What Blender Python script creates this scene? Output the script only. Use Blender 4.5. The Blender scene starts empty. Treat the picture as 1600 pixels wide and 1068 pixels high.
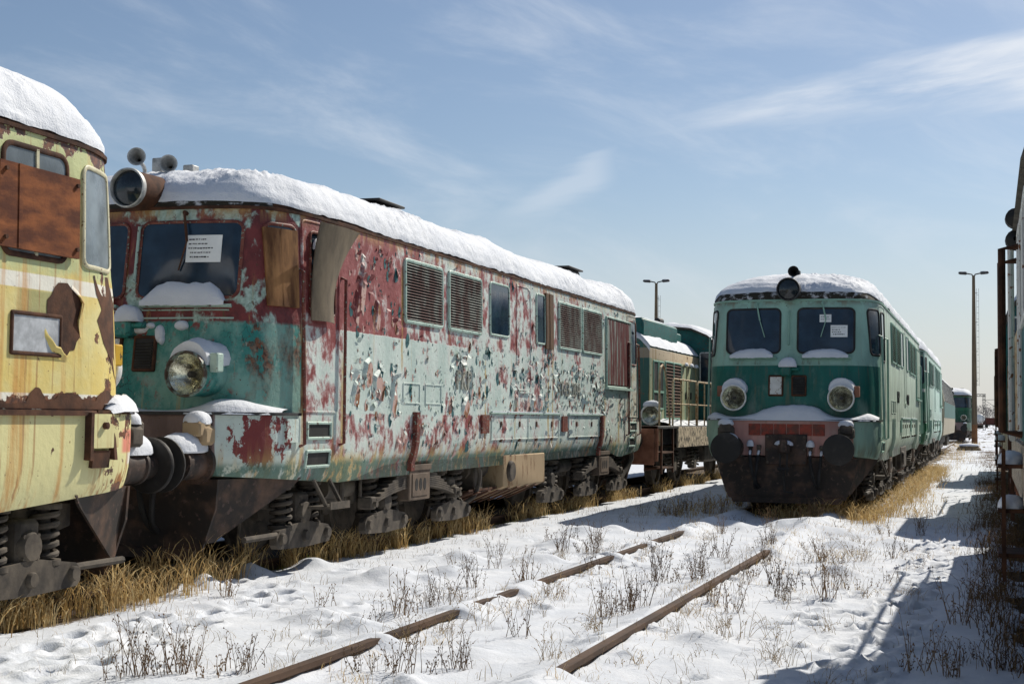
import bpy, bmesh, math, random
import numpy as np
from mathutils import Vector, Matrix

S = bpy.context.scene
COL = S.collection
R = math.radians

# ------------------------------------------------------------------ camera
cam_d = bpy.data.cameras.new("camera")
cam = bpy.data.objects.new("camera", cam_d); COL.objects.link(cam); S.camera = cam
cam_d.sensor_width = 36.0; cam_d.lens = 2208.27/1600*36
cam_d.clip_start = 0.05; cam_d.clip_end = 5000
_yaw, _pitch, _roll = R(18.7001), R(3.0544), R(0.6271)
_c, _s = math.cos(_yaw), math.sin(_yaw)
_fw = Vector((-_s*math.cos(_pitch), _c*math.cos(_pitch), math.sin(_pitch)))
_rt = Vector((_c, _s, 0)); _up = _rt.cross(_fw)
_rt2 = _rt*math.cos(_roll)+_up*math.sin(_roll); _up2 = _up*math.cos(_roll)-_rt*math.sin(_roll)
cam.matrix_world = Matrix(((_rt2.x,_up2.x,-_fw.x,0),(_rt2.y,_up2.y,-_fw.y,0),(_rt2.z,_up2.z,-_fw.z,1.5076),(0,0,0,1)))

# ------------------------------------------------------------------ light
SUN = Vector((0.46, 1.0, 1.0)).normalized()
SUN_EL = math.asin(SUN.z); SUN_AZ = math.atan2(SUN.x, SUN.y)
sun_d = bpy.data.lights.new("sun", 'SUN'); sun_d.energy = 4.7; sun_d.angle = R(0.5); sun_d.color = (1.0, 0.93, 0.82)
sun = bpy.data.objects.new("sun", sun_d); COL.objects.link(sun)
sun.rotation_euler = SUN.to_track_quat('Z', 'Y').to_euler()
S.view_settings.view_transform = 'Standard'; S.view_settings.look = 'None'
S.view_settings.exposure = 0.20; S.view_settings.gamma = 1.0
SKY_STRENGTH = 0.096

# ------------------------------------------------------------------ node helper
class NG:
    def __init__(s, tree):
        s.t = tree; s.n = tree.nodes; s.l = tree.links
    def put(s, inp, v):
        if v is None: return
        if isinstance(v, bpy.types.NodeSocket): s.l.new(v, inp)
        else:
            if isinstance(v, (tuple, list)) and len(v) == 3 and inp.type == 'RGBA': v = (*v, 1)
            inp.default_value = v
    def nd(s, typ, ins=None, **props):
        x = s.n.new(typ)
        for k, v in props.items(): setattr(x, k, v)
        for k, v in (ins or {}).items(): s.put(x.inputs[k], v)
        return x
    def m(s, op, a, b=None, c=None, clamp=False):
        x = s.n.new('ShaderNodeMath'); x.operation = op; x.use_clamp = clamp
        for i, v in enumerate((a, b, c)):
            if v is not None: s.put(x.inputs[i], v)
        return x.outputs[0]
    def mix(s, f, a, b, mode='MIX'):
        x = s.n.new('ShaderNodeMix'); x.data_type = 'RGBA'; x.blend_type = mode
        s.put(x.inputs[0], f); s.put(x.inputs[6], a); s.put(x.inputs[7], b)
        return x.outputs[2]
    def mixf(s, f, a, b):
        x = s.n.new('ShaderNodeMix'); x.data_type = 'FLOAT'
        s.put(x.inputs[0], f); s.put(x.inputs[2], a); s.put(x.inputs[3], b)
        return x.outputs[0]
    def step(s, v, a, b, lo=0.0, hi=1.0):
        x = s.n.new('ShaderNodeMapRange'); x.interpolation_type = 'SMOOTHSTEP'
        s.put(x.inputs[0], v); x.inputs[1].default_value = a; x.inputs[2].default_value = b
        x.inputs[3].default_value = lo; x.inputs[4].default_value = hi
        return x.outputs[0]
    def noise(s, vec, scale, detail=3, rough=0.55, dist=0.0):
        x = s.nd('ShaderNodeTexNoise', {'Scale': scale, 'Detail': detail, 'Roughness': rough, 'Distortion': dist})
        if vec is not None: s.l.new(vec, x.inputs['Vector'])
        return x.outputs[0]
    def obj(s):
        return s.n.new('ShaderNodeTexCoord').outputs['Object']
    def scale(s, vec, k, off=(0,0,0)):
        x = s.n.new('ShaderNodeVectorMath'); x.operation = 'MULTIPLY_ADD'
        s.l.new(vec, x.inputs[0]); x.inputs[1].default_value = k; x.inputs[2].default_value = off
        return x.outputs[0]
    def sep(s, vec):
        x = s.n.new('ShaderNodeSeparateXYZ'); s.l.new(vec, x.inputs[0]); return x.outputs
    def bump(s, h, strength=0.3, dist=0.01):
        x = s.nd('ShaderNodeBump', {'Strength': strength, 'Distance': dist}); s.l.new(h, x.inputs['Height'])
        return x.outputs[0]

def new_mat(name):
    mt = bpy.data.materials.new(name); mt.use_nodes = True
    g = NG(mt.node_tree); b = mt.node_tree.nodes['Principled BSDF']
    return mt, g, b

# ------------------------------------------------------------------ sky
W = bpy.data.worlds.new("World"); S.world = W; W.use_nodes = True
g = NG(W.node_tree); bg = W.node_tree.nodes['Background']
sky = g.nd('ShaderNodeTexSky', sky_type='NISHITA', sun_disc=False)
sky.sun_elevation = SUN_EL; sky.sun_rotation = SUN_AZ; sky.altitude = 200; sky.air_density = 1.0; sky.dust_density = 0.7; sky.ozone_density = 2.2
dirv = g.n.new('ShaderNodeTexCoord').outputs['Generated']
dx, dy, dz = g.sep(dirv)
az = g.m('MULTIPLY', g.m('ARCTAN2', dx, dy), 180/math.pi)
el = g.m('MULTIPLY', g.m('ARCSINE', dz), 180/math.pi)
def streak(a0, a1, lo0, lo1, up0, up1, soft):
    """cirrus band between two lines in azimuth/elevation"""
    t = g.m('DIVIDE', g.m('SUBTRACT', az, a0), a1-a0, clamp=True)
    lo = g.m('MULTIPLY_ADD', t, lo1-lo0, lo0); up = g.m('MULTIPLY_ADD', t, up1-up0, up0)
    wob = g.m('MULTIPLY', g.m('SUBTRACT', g.noise(cvec, 9, 4), 0.5), 1.6)
    e2 = g.m('ADD', el, wob)
    k = g.m('MULTIPLY', g.step(g.m('SUBTRACT', e2, lo), 0, soft), g.step(g.m('SUBTRACT', up, e2), 0, soft*0.8))
    return g.m('MULTIPLY', k, g.step(g.m('SUBTRACT', az, a0), 0, 3.5))
comb = g.n.new('ShaderNodeCombineXYZ'); g.l.new(g.m('MULTIPLY', az, 0.02), comb.inputs[0]); g.l.new(g.m('MULTIPLY', g.m('SUBTRACT', el, g.m('MULTIPLY', az, 0.12)), 0.13), comb.inputs[1])
cvec = comb.outputs[0]
fib = g.noise(cvec, 5.0, 6, 0.6, 0.3)
s1 = streak(-16.0, 3.5, 10.8, 11.5, 11.8, 15.9, 1.7)
c1 = g.m('MULTIPLY', s1, g.step(fib, 0.20, 0.70))
s2 = streak(-20.5, -12.6, 6.6, 9.6, 8.4, 12.2, 1.0)
fade2 = g.step(az, -14.2, -15.6)
c2 = g.m('MULTIPLY', g.m('MULTIPLY', s2, fade2), 0.30)
comb2 = g.n.new('ShaderNodeCombineXYZ'); g.l.new(g.m('MULTIPLY', az, 0.03), comb2.inputs[0]); g.l.new(g.m('MULTIPLY', g.m('ADD', el, g.m('MULTIPLY', az, 0.22)), 0.09), comb2.inputs[1])
veil = g.m('MULTIPLY', g.step(g.noise(comb2.outputs[0], 3.2, 7, 0.62, 0.4), 0.44, 0.82), 0.38)
low = g.step(el, 10, -1)                                   # pale haze towards the horizon
cloud = g.m('MAXIMUM', g.m('MAXIMUM', g.m('MULTIPLY', c1, 0.88), c2), veil)
cl = g.mix(cloud, sky.outputs[0], (9.6, 10.0, 10.6))
cl = g.mix(g.m('MULTIPLY', low, 0.72), cl, (7.0, 7.25, 7.8))
hs = g.nd('ShaderNodeHueSaturation', {'Saturation': 0.96, 'Value': 0.80}); g.l.new(cl, hs.inputs['Color'])
g.l.new(hs.outputs[0], bg.inputs[0]); bg.inputs[1].default_value = SKY_STRENGTH

# ------------------------------------------------------------------ mesh builder
class MB:
    def __init__(s): s.v = []; s.f = []
    def add(s, vs, fs):
        o = len(s.v); s.v.extend([tuple(p) for p in vs]); s.f.extend([tuple(i+o for i in f) for f in fs]); return s
    def grid(s, P, closed=False):
        """P: rows x cols of points"""
        n = len(P); k = len(P[0]); o = len(s.v)
        for r in P: s.v.extend([tuple(p) for p in r])
        for i in range(n-1):
            for j in range(k if closed else k-1):
                j2 = (j+1) % k
                s.f.append((o+i*k+j, o+i*k+j2, o+(i+1)*k+j2, o+(i+1)*k+j))
        return s
    def box(s, x0, x1, y0, y1, z0, z1, M=None, ch=0.0):
        x0, x1 = min(x0,x1), max(x0,x1); y0, y1 = min(y0,y1), max(y0,y1); z0, z1 = min(z0,z1), max(z0,z1)
        ch = min(ch, (x1-x0)*.3, (y1-y0)*.3, (z1-z0)*.3)
        if ch <= 0:
            vs = [(x0,y0,z0),(x1,y0,z0),(x1,y1,z0),(x0,y1,z0),(x0,y0,z1),(x1,y0,z1),(x1,y1,z1),(x0,y1,z1)]
            fs = [(3,2,1,0),(4,5,6,7),(0,1,5,4),(1,2,6,5),(2,3,7,6),(3,0,4,7)]
        else:
            def ring(z, e): return [(x0+e,y0,z),(x1-e,y0,z),(x1,y0+e,z),(x1,y1-e,z),(x1-e,y1,z),(x0+e,y1,z),(x0,y1-e,z),(x0,y0+e,z)]
            def inner(z): return [(x0+ch,y0+ch,z),(x1-ch,y0+ch,z),(x1-ch,y0+ch,z),(x1-ch,y1-ch,z),(x1-ch,y1-ch,z),(x0+ch,y1-ch,z),(x0+ch,y1-ch,z),(x0+ch,y0+ch,z)]
            rows = [inner(z0), ring(z0+ch, ch), ring(z1-ch, ch), inner(z1)]
            vs = [p for r in rows for p in r]; fs = []
            for i in range(3):
                for j in range(8): fs.append((i*8+j, i*8+(j+1)%8, (i+1)*8+(j+1)%8, (i+1)*8+j))
            fs.append((0,6,4,2)); fs.append((24,26,28,30))
        if M is not None: vs = [tuple(M @ Vector(p)) for p in vs]
        return s.add(vs, fs)
    def tube(s, pts, r, n=8, cap=True):
        pts = [Vector(p) for p in pts]; rows = []; up = None
        for i, p in enumerate(pts):
            d = (pts[min(i+1, len(pts)-1)]-pts[max(i-1, 0)])
            d = d.normalized() if d.length > 1e-9 else Vector((0,0,1))
            if up is None:
                up = Vector((0,0,1)) if abs(d.z) < 0.9 else Vector((1,0,0))
            a = d.cross(up).normalized(); b = a.cross(d).normalized(); up = b
            rr = r[i] if isinstance(r, (list, tuple)) else r
            rows.append([p + a*(rr*math.cos(2*math.pi*k/n)) + b*(rr*math.sin(2*math.pi*k/n)) for k in range(n)])
        o = len(s.v); s.grid(rows, closed=True)
        if cap:
            s.f.append(tuple(o+k for k in range(n))[::-1]); m = o+(len(pts)-1)*n; s.f.append(tuple(m+k for k in range(n)))
        return s
    def lathe(s, prof, org, axis, n=24):
        """prof: (radius, distance along axis) list"""
        ax = Vector(axis).normalized(); u = Vector((0,0,1)) if abs(ax.z) < .9 else Vector((1,0,0))
        a = ax.cross(u).normalized(); b = a.cross(ax); o = Vector(org)
        rows = [[o+ax*t+a*(r*math.cos(2*math.pi*k/n))+b*(r*math.sin(2*math.pi*k/n)) for k in range(n)] for r, t in prof]
        return s.grid(rows, closed=True)
    def prism(s, poly, fn, t0, t1):
        """poly of 2d points, fn(a, b, t) -> 3d"""
        n = len(poly); o = len(s.v)
        s.v += [tuple(fn(a, b, t0)) for a, b in poly] + [tuple(fn(a, b, t1)) for a, b in poly]
        s.f.append(tuple(range(o, o+n))[::-1]); s.f.append(tuple(range(o+n, o+2*n)))
        for i in range(n): s.f.append((o+i, o+(i+1)%n, o+n+(i+1)%n, o+n+i))
        return s
    def helix(s, c, rad, h, turns, wr, n=6):
        N = int(turns*14)
        return s.tube([(c[0]+rad*math.cos(2*math.pi*turns*i/N), c[1]+rad*math.sin(2*math.pi*turns*i/N), c[2]+h*i/N) for i in range(N+1)], wr, n)
    def build(s, name, mat, parent=None, smooth=True, angle=38, bevel=0.0, recalc=False):
        me = bpy.data.meshes.new(name); me.from_pydata(s.v, [], s.f); me.validate(); me.update()
        if bevel or recalc:
            bm = bmesh.new(); bm.from_mesh(me)
            bmesh.ops.remove_doubles(bm, verts=bm.verts, dist=1e-5)
            bmesh.ops.recalc_face_normals(bm, faces=bm.faces)
            if bevel:
                es = [e for e in bm.edges if len(e.link_faces) == 2 and e.calc_face_angle(0) > R(50)]
                bmesh.ops.bevel(bm, geom=es, offset=bevel, segments=1, affect='EDGES', profile=0.5)
            bm.to_mesh(me); bm.free()
        if smooth:
            me.shade_smooth(); me.set_sharp_from_angle(angle=R(angle))
        if mat: me.materials.append(mat)
        o = bpy.data.objects.new(name, me); COL.objects.link(o)
        if parent: o.parent = parent
        return o

def thing(name, label, cat, loc=(0,0,0), rz=0, group=None):
    o = bpy.data.objects.new(name, None); COL.objects.link(o); o.location = loc; o.rotation_euler = (0,0,rz)
    o.empty_display_size = 0.3
    o['label'] = label; o['category'] = cat
    if group: o['group'] = group
    return o
def tag(o, label, cat, group=None):
    o['label'] = label; o['category'] = cat
    if group: o['group'] = group
    return o
def structure(o): o['kind'] = 'structure'; return o
def stuff(o, label=None, cat=None):
    o['kind'] = 'stuff'
    if label: o['label'] = label
    if cat: o['category'] = cat
    return o
def dup_tree(o, parent=None):
    c = o.copy(); COL.objects.link(c)
    if parent: c.parent = parent; c.matrix_parent_inverse = o.matrix_parent_inverse
    for ch in list(o.children): dup_tree(ch, c)
    return c

# ------------------------------------------------------------------ numeric noise
_rng = np.random.RandomState(7); _tab = _rng.rand(512, 512)
def vnoise(x, y):
    xi = np.floor(x).astype(int); yi = np.floor(y).astype(int); fx = x-xi; fy = y-yi
    fx = fx*fx*(3-2*fx); fy = fy*fy*(3-2*fy)
    a = _tab[xi % 512, yi % 512]; b = _tab[(xi+1) % 512, yi % 512]; c = _tab[xi % 512, (yi+1) % 512]; d = _tab[(xi+1) % 512, (yi+1) % 512]
    return (a*(1-fx)+b*fx)*(1-fy)+(c*(1-fx)+d*fx)*fy
def fbm(x, y, o=4, g=0.5):
    x = np.asarray(x, float); y = np.asarray(y, float)
    r = 0; a = 1; t = 0
    for i in range(o):
        r = r+a*vnoise(x*2**i+17.3*i, y*2**i+5.1*i); t += a; a *= g
    return r/t-0.5
def sm(t): t = np.clip(t, 0, 1); return t*t*(3-2*t)

# ------------------------------------------------------------------ materials
def simple(name, col, rough=0.6, metal=0.0, nscale=6.0, var=0.25, bump=0.2, bscale=40, spec=0.4, dist=0.004, streak=False):
    mt, g, b = new_mat(name)
    v = g.obj()
    n = g.noise(g.scale(v, (1,1,0.25)) if streak else v, nscale, 5, 0.6)
    d = tuple(max(0, c*(1-var*1.6)) for c in col); u = tuple(min(1, c*(1+var)) for c in col)
    g.l.new(g.mix(g.step(n, 0.3, 0.7), d, u), b.inputs['Base Color'])
    b.inputs['Roughness'].default_value = rough; b.inputs['Metallic'].default_value = metal; b.inputs['Specular IOR Level'].default_value = spec
    if bump: g.l.new(g.bump(g.noise(v, bscale, 4, 0.6), bump, dist), b.inputs['Normal'])
    return mt

def two_tone(name, a, c, scale, lo, hi, rough=0.75, bump=0.4, stretch=(1,1,1), detail=6, chip=None, dist=0.006):
    mt, g, b = new_mat(name); v = g.scale(g.obj(), stretch)
    n = g.noise(v, scale, detail, 0.62)
    col = g.mix(g.step(n, lo, hi), a, c)
    if chip: col = g.mix(g.step(g.noise(g.obj(), scale*5, 3), 0.60, 0.66), col, chip)
    g.l.new(col, b.inputs['Base Color']); b.inputs['Roughness'].default_value = rough
    b.inputs['Specular IOR Level'].default_value = 0.3
    g.l.new(g.bump(g.noise(g.obj(), scale*6, 4, 0.65), bump, dist), b.inputs['Normal'])
    return mt

M = {}
M['iron'] = two_tone('bogie_iron', (0.036,0.031,0.027), (0.125,0.104,0.080), 5, 0.3, 0.75, 0.8, 0.3)
M['black'] = two_tone('black_metal', (0.018,0.017,0.016), (0.058,0.052,0.046), 4, 0.45, 0.8, 0.6, 0.25)
M['plow'] = two_tone('plough_steel', (0.024,0.019,0.016), (0.125,0.072,0.048), 2.8, 0.42, 0.72, 0.6, 0.3, chip=(0.085,0.055,0.045))
M['rust'] = two_tone('rusty_steel', (0.055,0.018,0.009), (0.23,0.075,0.025), 3.2, 0.3, 0.75, 0.9, 0.6)
M['rust_dark'] = two_tone('dark_rust', (0.030,0.014,0.009), (0.105,0.045,0.023), 6, 0.3, 0.7, 0.9, 0.5)
M['rust_plate'] = two_tone('rust_plate', (0.075,0.020,0.008), (0.27,0.088,0.026), 2.6, 0.35, 0.72, 0.9, 0.5, stretch=(1,1,3.0))
M['rail'] = two_tone('rail_rust', (0.030,0.017,0.011), (0.105,0.060,0.036), 3, 0.3, 0.7, 0.75, 0.3, stretch=(1,.3,1))
M['rubber'] = simple('rubber', (0.018,0.018,0.018), 0.7, 0, 8, 0.3, 0.15)
M['chrome'] = simple('reflector', (0.78,0.72,0.52), 0.16, 0.8, 7, 0.5, 0.5, 9, dist=0.03)  # bright and dark blotches in the colour stand in for facet reflections
M['hatch_grey'] = simple('bare_grey_metal', (0.46,0.48,0.50), 0.5, 0.2, 9, 0.2, 0.15)
M['rimgrey'] = simple('lamp_rim', (0.42,0.42,0.40), 0.5, 0.3, 12, 0.25, 0.1)
M['rimwhite'] = simple('white_rim', (0.72,0.72,0.68), 0.5, 0, 12, 0.15, 0.1)
M['paper'] = simple('paper', (0.78,0.80,0.78), 0.8, 0, 5, 0.05, 0)
M['ink'] = simple('ink', (0.03,0.03,0.04), 0.8, 0, 5, 0.1, 0)
M['plywood'] = two_tone('plywood', (0.085,0.032,0.012), (0.34,0.17,0.065), 2.0, 0.32, 0.68, 0.8, 0.3, stretch=(3,3,.8), chip=None)
M['board'] = two_tone('grey_board', (0.085,0.068,0.048), (0.19,0.15,0.10), 2.4, 0.3, 0.7, 0.8, 0.3, stretch=(2,2,.7))
M['wood_brown'] = two_tone('brown_panel', (0.05,0.025,0.014), (0.17,0.095,0.045), 4, 0.3, 0.7, 0.7, 0.3, stretch=(3,3,.3))
M['pole'] = two_tone('pole_concrete', (0.075,0.060,0.04), (0.17,0.125,0.075), 2, 0.3, 0.7, 0.8, 0.3, stretch=(4,4,.3))
M['pole_rust'] = two_tone('pole_paint_band', (0.13,0.06,0.03), (0.27,0.125,0.05), 3, 0.3, 0.7, 0.8, 0.3)
M['dark_steel'] = simple('dark_steel', (0.05,0.05,0.05), 0.6, 0.3, 6, 0.3, 0.1)
M['letter'] = simple('bare_letter_metal', (0.36,0.36,0.31), 0.5, 0.2, 20, 0.35, 0.1)
M['letter_dark'] = simple('dark_plate', (0.030,0.034,0.030), 0.5, 0, 20, 0.35, 0.1)
M['yellow_iron'] = two_tone('yellow_bracket', (0.50,0.30,0.02), (0.05,0.03,0.015), 9, 0.55, 0.62, 0.7, 0.4)
M['teal_plain'] = two_tone('teal_paint', (0.008,0.085,0.075), (0.016,0.13,0.115), 4, 0.3, 0.7, 0.5, 0.2, chip=(0.10,0.04,0.02))

def glass(name, col=(0.007,0.017,0.029), rough=0.05):
    mt, g, b = new_mat(name); v = g.obj()
    n = g.noise(v, 3, 4)
    g.l.new(g.mix(g.step(n, 0.35, 0.75), col, tuple(c*2.2+0.003 for c in col)), b.inputs['Base Color'])
    g.l.new(g.step(g.noise(g.scale(v, (1,1,.4)), 7, 4), 0.3, 0.8, rough, rough+0.14), b.inputs['Roughness'])
    b.inputs['Specular IOR Level'].default_value = 0.5
    return mt
M['glass'] = glass('cab_glass')
M['milky_glass'] = glass('milky_old_glass', (0.10,0.12,0.13), 0.25)
M['lampglass'] = glass('lamp_glass', (0.006,0.010,0.013), 0.1)

def snow_mat(name, grain=1.0, dirt=0.0):
    mt, g, b = new_mat(name); v = g.obj()
    n1 = g.noise(v, 9, 5, 0.6); n2 = g.noise(v, 60, 3, 0.6)
    h = g.m('ADD', g.m('MULTIPLY', n1, 1.0), g.m('MULTIPLY', n2, 0.35))
    col = g.mix(g.step(g.noise(v, 2.5, 4), 0.3, 0.75), (0.60,0.63,0.68), (0.68,0.70,0.73))
    if dirt: col = g.mix(g.m('MULTIPLY', g.step(g.noise(g.scale(v, (1,1,2)), 6, 5), 0.57, 0.72), dirt), col, (0.20,0.16,0.12))
    g.l.new(col, b.inputs['Base Color']); b.inputs['Roughness'].default_value = 0.75
    b.inputs['Specular IOR Level'].default_value = 0.25
    b.inputs['Subsurface Weight'].default_value = 0.0
    g.l.new(g.bump(h, 0.55*grain, 0.03), b.inputs['Normal'])
    return mt
M['snow'] = snow_mat('snow')
M['roof_snow'] = snow_mat('roof_snow', 1.15, 0.0)
M['visor'] = two_tone('dirty_visor', (0.030,0.026,0.018), (0.50,0.51,0.52), 9, 0.50, 0.66, 0.85, 0.5, stretch=(1,1,1.6))

def paint_main():
    """mint loco sanded back to maroon primer, teal nose, rust, flaking"""
    mt, g, b = new_mat('peeling_mint_paint'); v = g.scale(g.obj(), (1,1,1), (0,.64,0)); x, y, z = g.sep(v); ax = g.m('ABSOLUTE', x)
    mint, maroon, teal = (0.44,0.565,0.50), (0.185,0.036,0.034), (0.022,0.19,0.165)
    n1 = g.noise(g.scale(v, (1,1,.75)), 2.1, 6, 0.68, 0.15); n2 = g.noise(g.scale(v, (1,1,.72), (3,7,1)), 7.5, 7, 0.68); nf = g.noise(v, 26, 4, 0.6)
    up = g.step(z, 2.40, 2.42); low = g.step(z, 1.54, 1.52)
    cab = g.step(y, 1.70, 1.68)
    a_up = g.m('ADD', g.step(y, 3.9, 5.4, 0.605, 0.505), g.step(y, 9, 13, 0, -0.045))
    a_low = g.step(y, 7.0, 8.6, 0.500, 0.440)
    a_mid = g.m('ADD', g.m('ADD', g.step(y, 5.2, 6.2, 0.405, 0.435), g.step(y, 8.2, 8.5, 0, 0.05)), g.m('ADD', g.step(y, 9.6, 10.4, 0, -0.05), g.step(y, 2.66, 2.58, 0, 0.10)))
    amt = g.mixf(up, g.mixf(low, a_mid, a_low), a_up)
    nn = g.m('ADD', g.m('MULTIPLY', n1, 0.5), g.m('MULTIPLY', n2, 0.5))
    df = g.m('SUBTRACT', amt, nn)
    mk = g.step(df, -0.022, 0.034)
    worn = g.step(g.m('ABSOLUTE', g.m('SUBTRACT', df, 0.0)), 0.085, 0.0)
    mv = g.mix(g.step(g.noise(g.scale(v, (1,1,.3)), 3, 4), 0.3, 0.75), (0.42,0.52,0.475), (0.58,0.66,0.605))
    side = g.mix(mk, mv, g.mix(g.step(n2, 0.3, 0.66), maroon, (0.29,0.085,0.08)))
    side = g.mix(g.m('MULTIPLY', worn, 0.42), side, (0.60,0.57,0.55))
    # nose
    nt = g.noise(g.scale(v, (1,1,.7), (9,2,4)), 3.4, 6, 0.62, 0.2)
    nose_up = g.mix(g.step(g.m('ADD', nt, g.step(z, 3.25, 3.5, 0, 0.07)), 0.525, 0.60), g.mix(g.step(n2,.35,.65), (0.10,0.022,0.022), maroon), g.mix(g.step(nf,.3,.7), (0.24,0.34,0.28), mint))
    nose_up = g.mix(g.step(g.noise(g.scale(v,(1,1,.4)), 9, 5, .65), .60, .66), nose_up, (0.10,0.05,0.025))
    nose_lo = g.mix(g.step(nt, 0.57, 0.60), g.mix(g.step(n1,0.3,0.7), teal, (0.025,0.19,0.165)), maroon)
    nose_lo = g.mix(g.step(g.noise(g.scale(v,(1,1,1),(4,4,4)), 8, 6, .68), .60, .63), nose_lo, g.mix(g.step(nf,.4,.6), (0.05,0.025,0.015), (0.26,0.34,0.29)))
    nose_lo = g.mix(g.step(g.m('ADD', n2, g.step(ax, 0.95, 1.35, -0.28, 0.05)), 0.47, 0.51), nose_lo, g.mix(g.step(nf,0.4,0.6), (0.05,0.02,0.012), (0.17,0.07,0.035)))
    vo = g.nd('ShaderNodeTexVoronoi', {'Scale': 7.0}, feature='DISTANCE_TO_EDGE'); wv = g.n.new('ShaderNodeVectorMath'); wv.operation = 'ADD'; g.l.new(v, wv.inputs[0])
    wn = g.nd('ShaderNodeTexNoise', {'Scale': 6.0, 'Detail': 4}); g.l.new(v, wn.inputs['Vector']); wsx = g.n.new('ShaderNodeVectorMath'); wsx.operation = 'SCALE'; wsx.inputs['Scale'].default_value = .25; g.l.new(wn.outputs['Color'], wsx.inputs[0]); g.l.new(wsx.outputs[0], wv.inputs[1]); g.l.new(wv.outputs[0], vo.inputs['Vector'])
    crack = g.m('MULTIPLY', g.step(vo.outputs['Distance'], .022, .006), g.step(n1, .42, .56)); nose_lo = g.mix(crack, nose_lo, (0.012,0.03,0.03))
    nose_lo = g.mix(g.m('MULTIPLY', g.step(g.noise(g.scale(v,(1,1,.6),(7,7,7)), 2.2, 6, .65), .42, .60), .85), nose_lo, (0.20,0.37,0.315))
    nose = g.mix(g.step(g.m('ADD', z, g.m('MULTIPLY', g.m('SUBTRACT', nf, .5), .06)), 2.38, 2.42), nose_lo, nose_up)
    wing = low            # flanks of the buffer beam
    blob = g.m('SUBTRACT', g.m('SQRT', g.m('ADD', g.m('POWER', g.m('MULTIPLY', g.m('SUBTRACT', y, 1.06), 1.55), 2.0), g.m('POWER', g.m('MULTIPLY', g.m('SUBTRACT', z, 1.27), 1.9), 2.0))), g.m('MULTIPLY', g.m('SUBTRACT', n2, 0.34), 1.9))
    wingc = g.mix(g.step(blob, 0.12, 0.05), mv, maroon)
    nose = g.mix(wing, nose, wingc)
    beam = g.m('MULTIPLY', low, g.step(ax, 1.085, 1.075))
    nose = g.mix(beam, nose, g.mix(g.step(g.noise(g.scale(v,(1,1,.3)),5,5),0.3,0.7), (0.14,0.095,0.085), (0.24,0.165,0.15)))
    col = g.mix(cab, side, nose)
    # rust streaks running down
    st = g.noise(g.scale(v, (9,9,0.5)), 1.0, 4, 0.6)
    zlo = g.m('MAXIMUM', g.m('MULTIPLY', g.step(z, 1.30, 0.95), g.step(st, 0.45, 0.62)), g.m('MULTIPLY', g.step(z, 3.36, 3.55), g.step(st, 0.40, 0.6)))
    bigs = g.m('MULTIPLY', g.step(st, 0.62, 0.70), 0.5)
    col = g.mix(g.m('MULTIPLY', g.m('MAXIMUM', zlo, bigs), 0.75), col, (0.46,0.29,0.10))
    for yy_, ww_, z0_, z1_ in ((9.98,.035,1.0,2.7),(10.22,.03,1.0,2.75),(13.40,.03,1.1,3.3),(2.62,.04,.9,2.3),(1.72,.04,.9,2.6),(7.10,.025,1.0,2.6),(8.36,.02,1.0,1.95),(4.20,.025,2.0,3.4),(14.4,.05,1.0,2.0)):
        ln = g.m('MULTIPLY', g.step(g.m('ABSOLUTE', g.m('SUBTRACT', g.m('ADD', y, g.m('MULTIPLY', g.m('SUBTRACT', n1, .5), .10)), yy_)), ww_*1.6, ww_*.3), g.m('MULTIPLY', g.step(z, z0_, z0_+.1), g.step(z, z1_, z1_-.4)))
        col = g.mix(g.m('MULTIPLY', ln, g.step(n2, .35, .6, .35, .9)), col, (0.40,0.27,0.07))
    sill = g.m('MULTIPLY', g.step(z, 1.16, 1.02), g.step(g.noise(g.scale(v, (1,1.2,.3)), 1.6, 4), .45, .62)); col = g.mix(g.m('MULTIPLY', sill, .7), col, (0.50,0.38,0.13))
    # end of the body more weathered
    endw = g.m('MULTIPLY', g.step(y, 14.2, 15.6), g.step(n2, 0.42, 0.6)); col = g.mix(g.m('MULTIPLY', endw, 0.7), col, (0.40,0.27,0.15))
    # chips
    chip = g.step(g.noise(g.scale(v,(1,1,.8),(2,1,5)), 11, 4, 0.6), 0.66, 0.68)
    col = g.mix(g.m('MULTIPLY', chip, g.m('MULTIPLY', g.step(y, 1.2, 3.0), 0.9)), col, g.mix(g.step(nf,0.4,0.6), (0.075,0.035,0.02), (0.02,0.10,0.10)))
    pepper = g.step(g.noise(v, 42, 3, 0.5), 0.70, 0.72); col = g.mix(pepper, col, (0.09,0.045,0.025))
    edge = g.m('MULTIPLY', g.step(z, 1.08, 0.99), g.step(n2, 0.4, 0.5)); col = g.mix(g.m('MULTIPLY', edge, 0.8), col, (0.02,0.11,0.08))
    g.l.new(col, b.inputs['Base Color']); b.inputs['Roughness'].default_value = 0.55; b.inputs['Specular IOR Level'].default_value = 0.35
    hh = g.m('ADD', g.m('MULTIPLY', g.noise(v, 14, 5, 0.65), 1.0), g.m('MULTIPLY', mk, -0.25))
    g.l.new(g.bump(hh, 0.45, 0.02), b.inputs['Normal'])
    return mt

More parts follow.
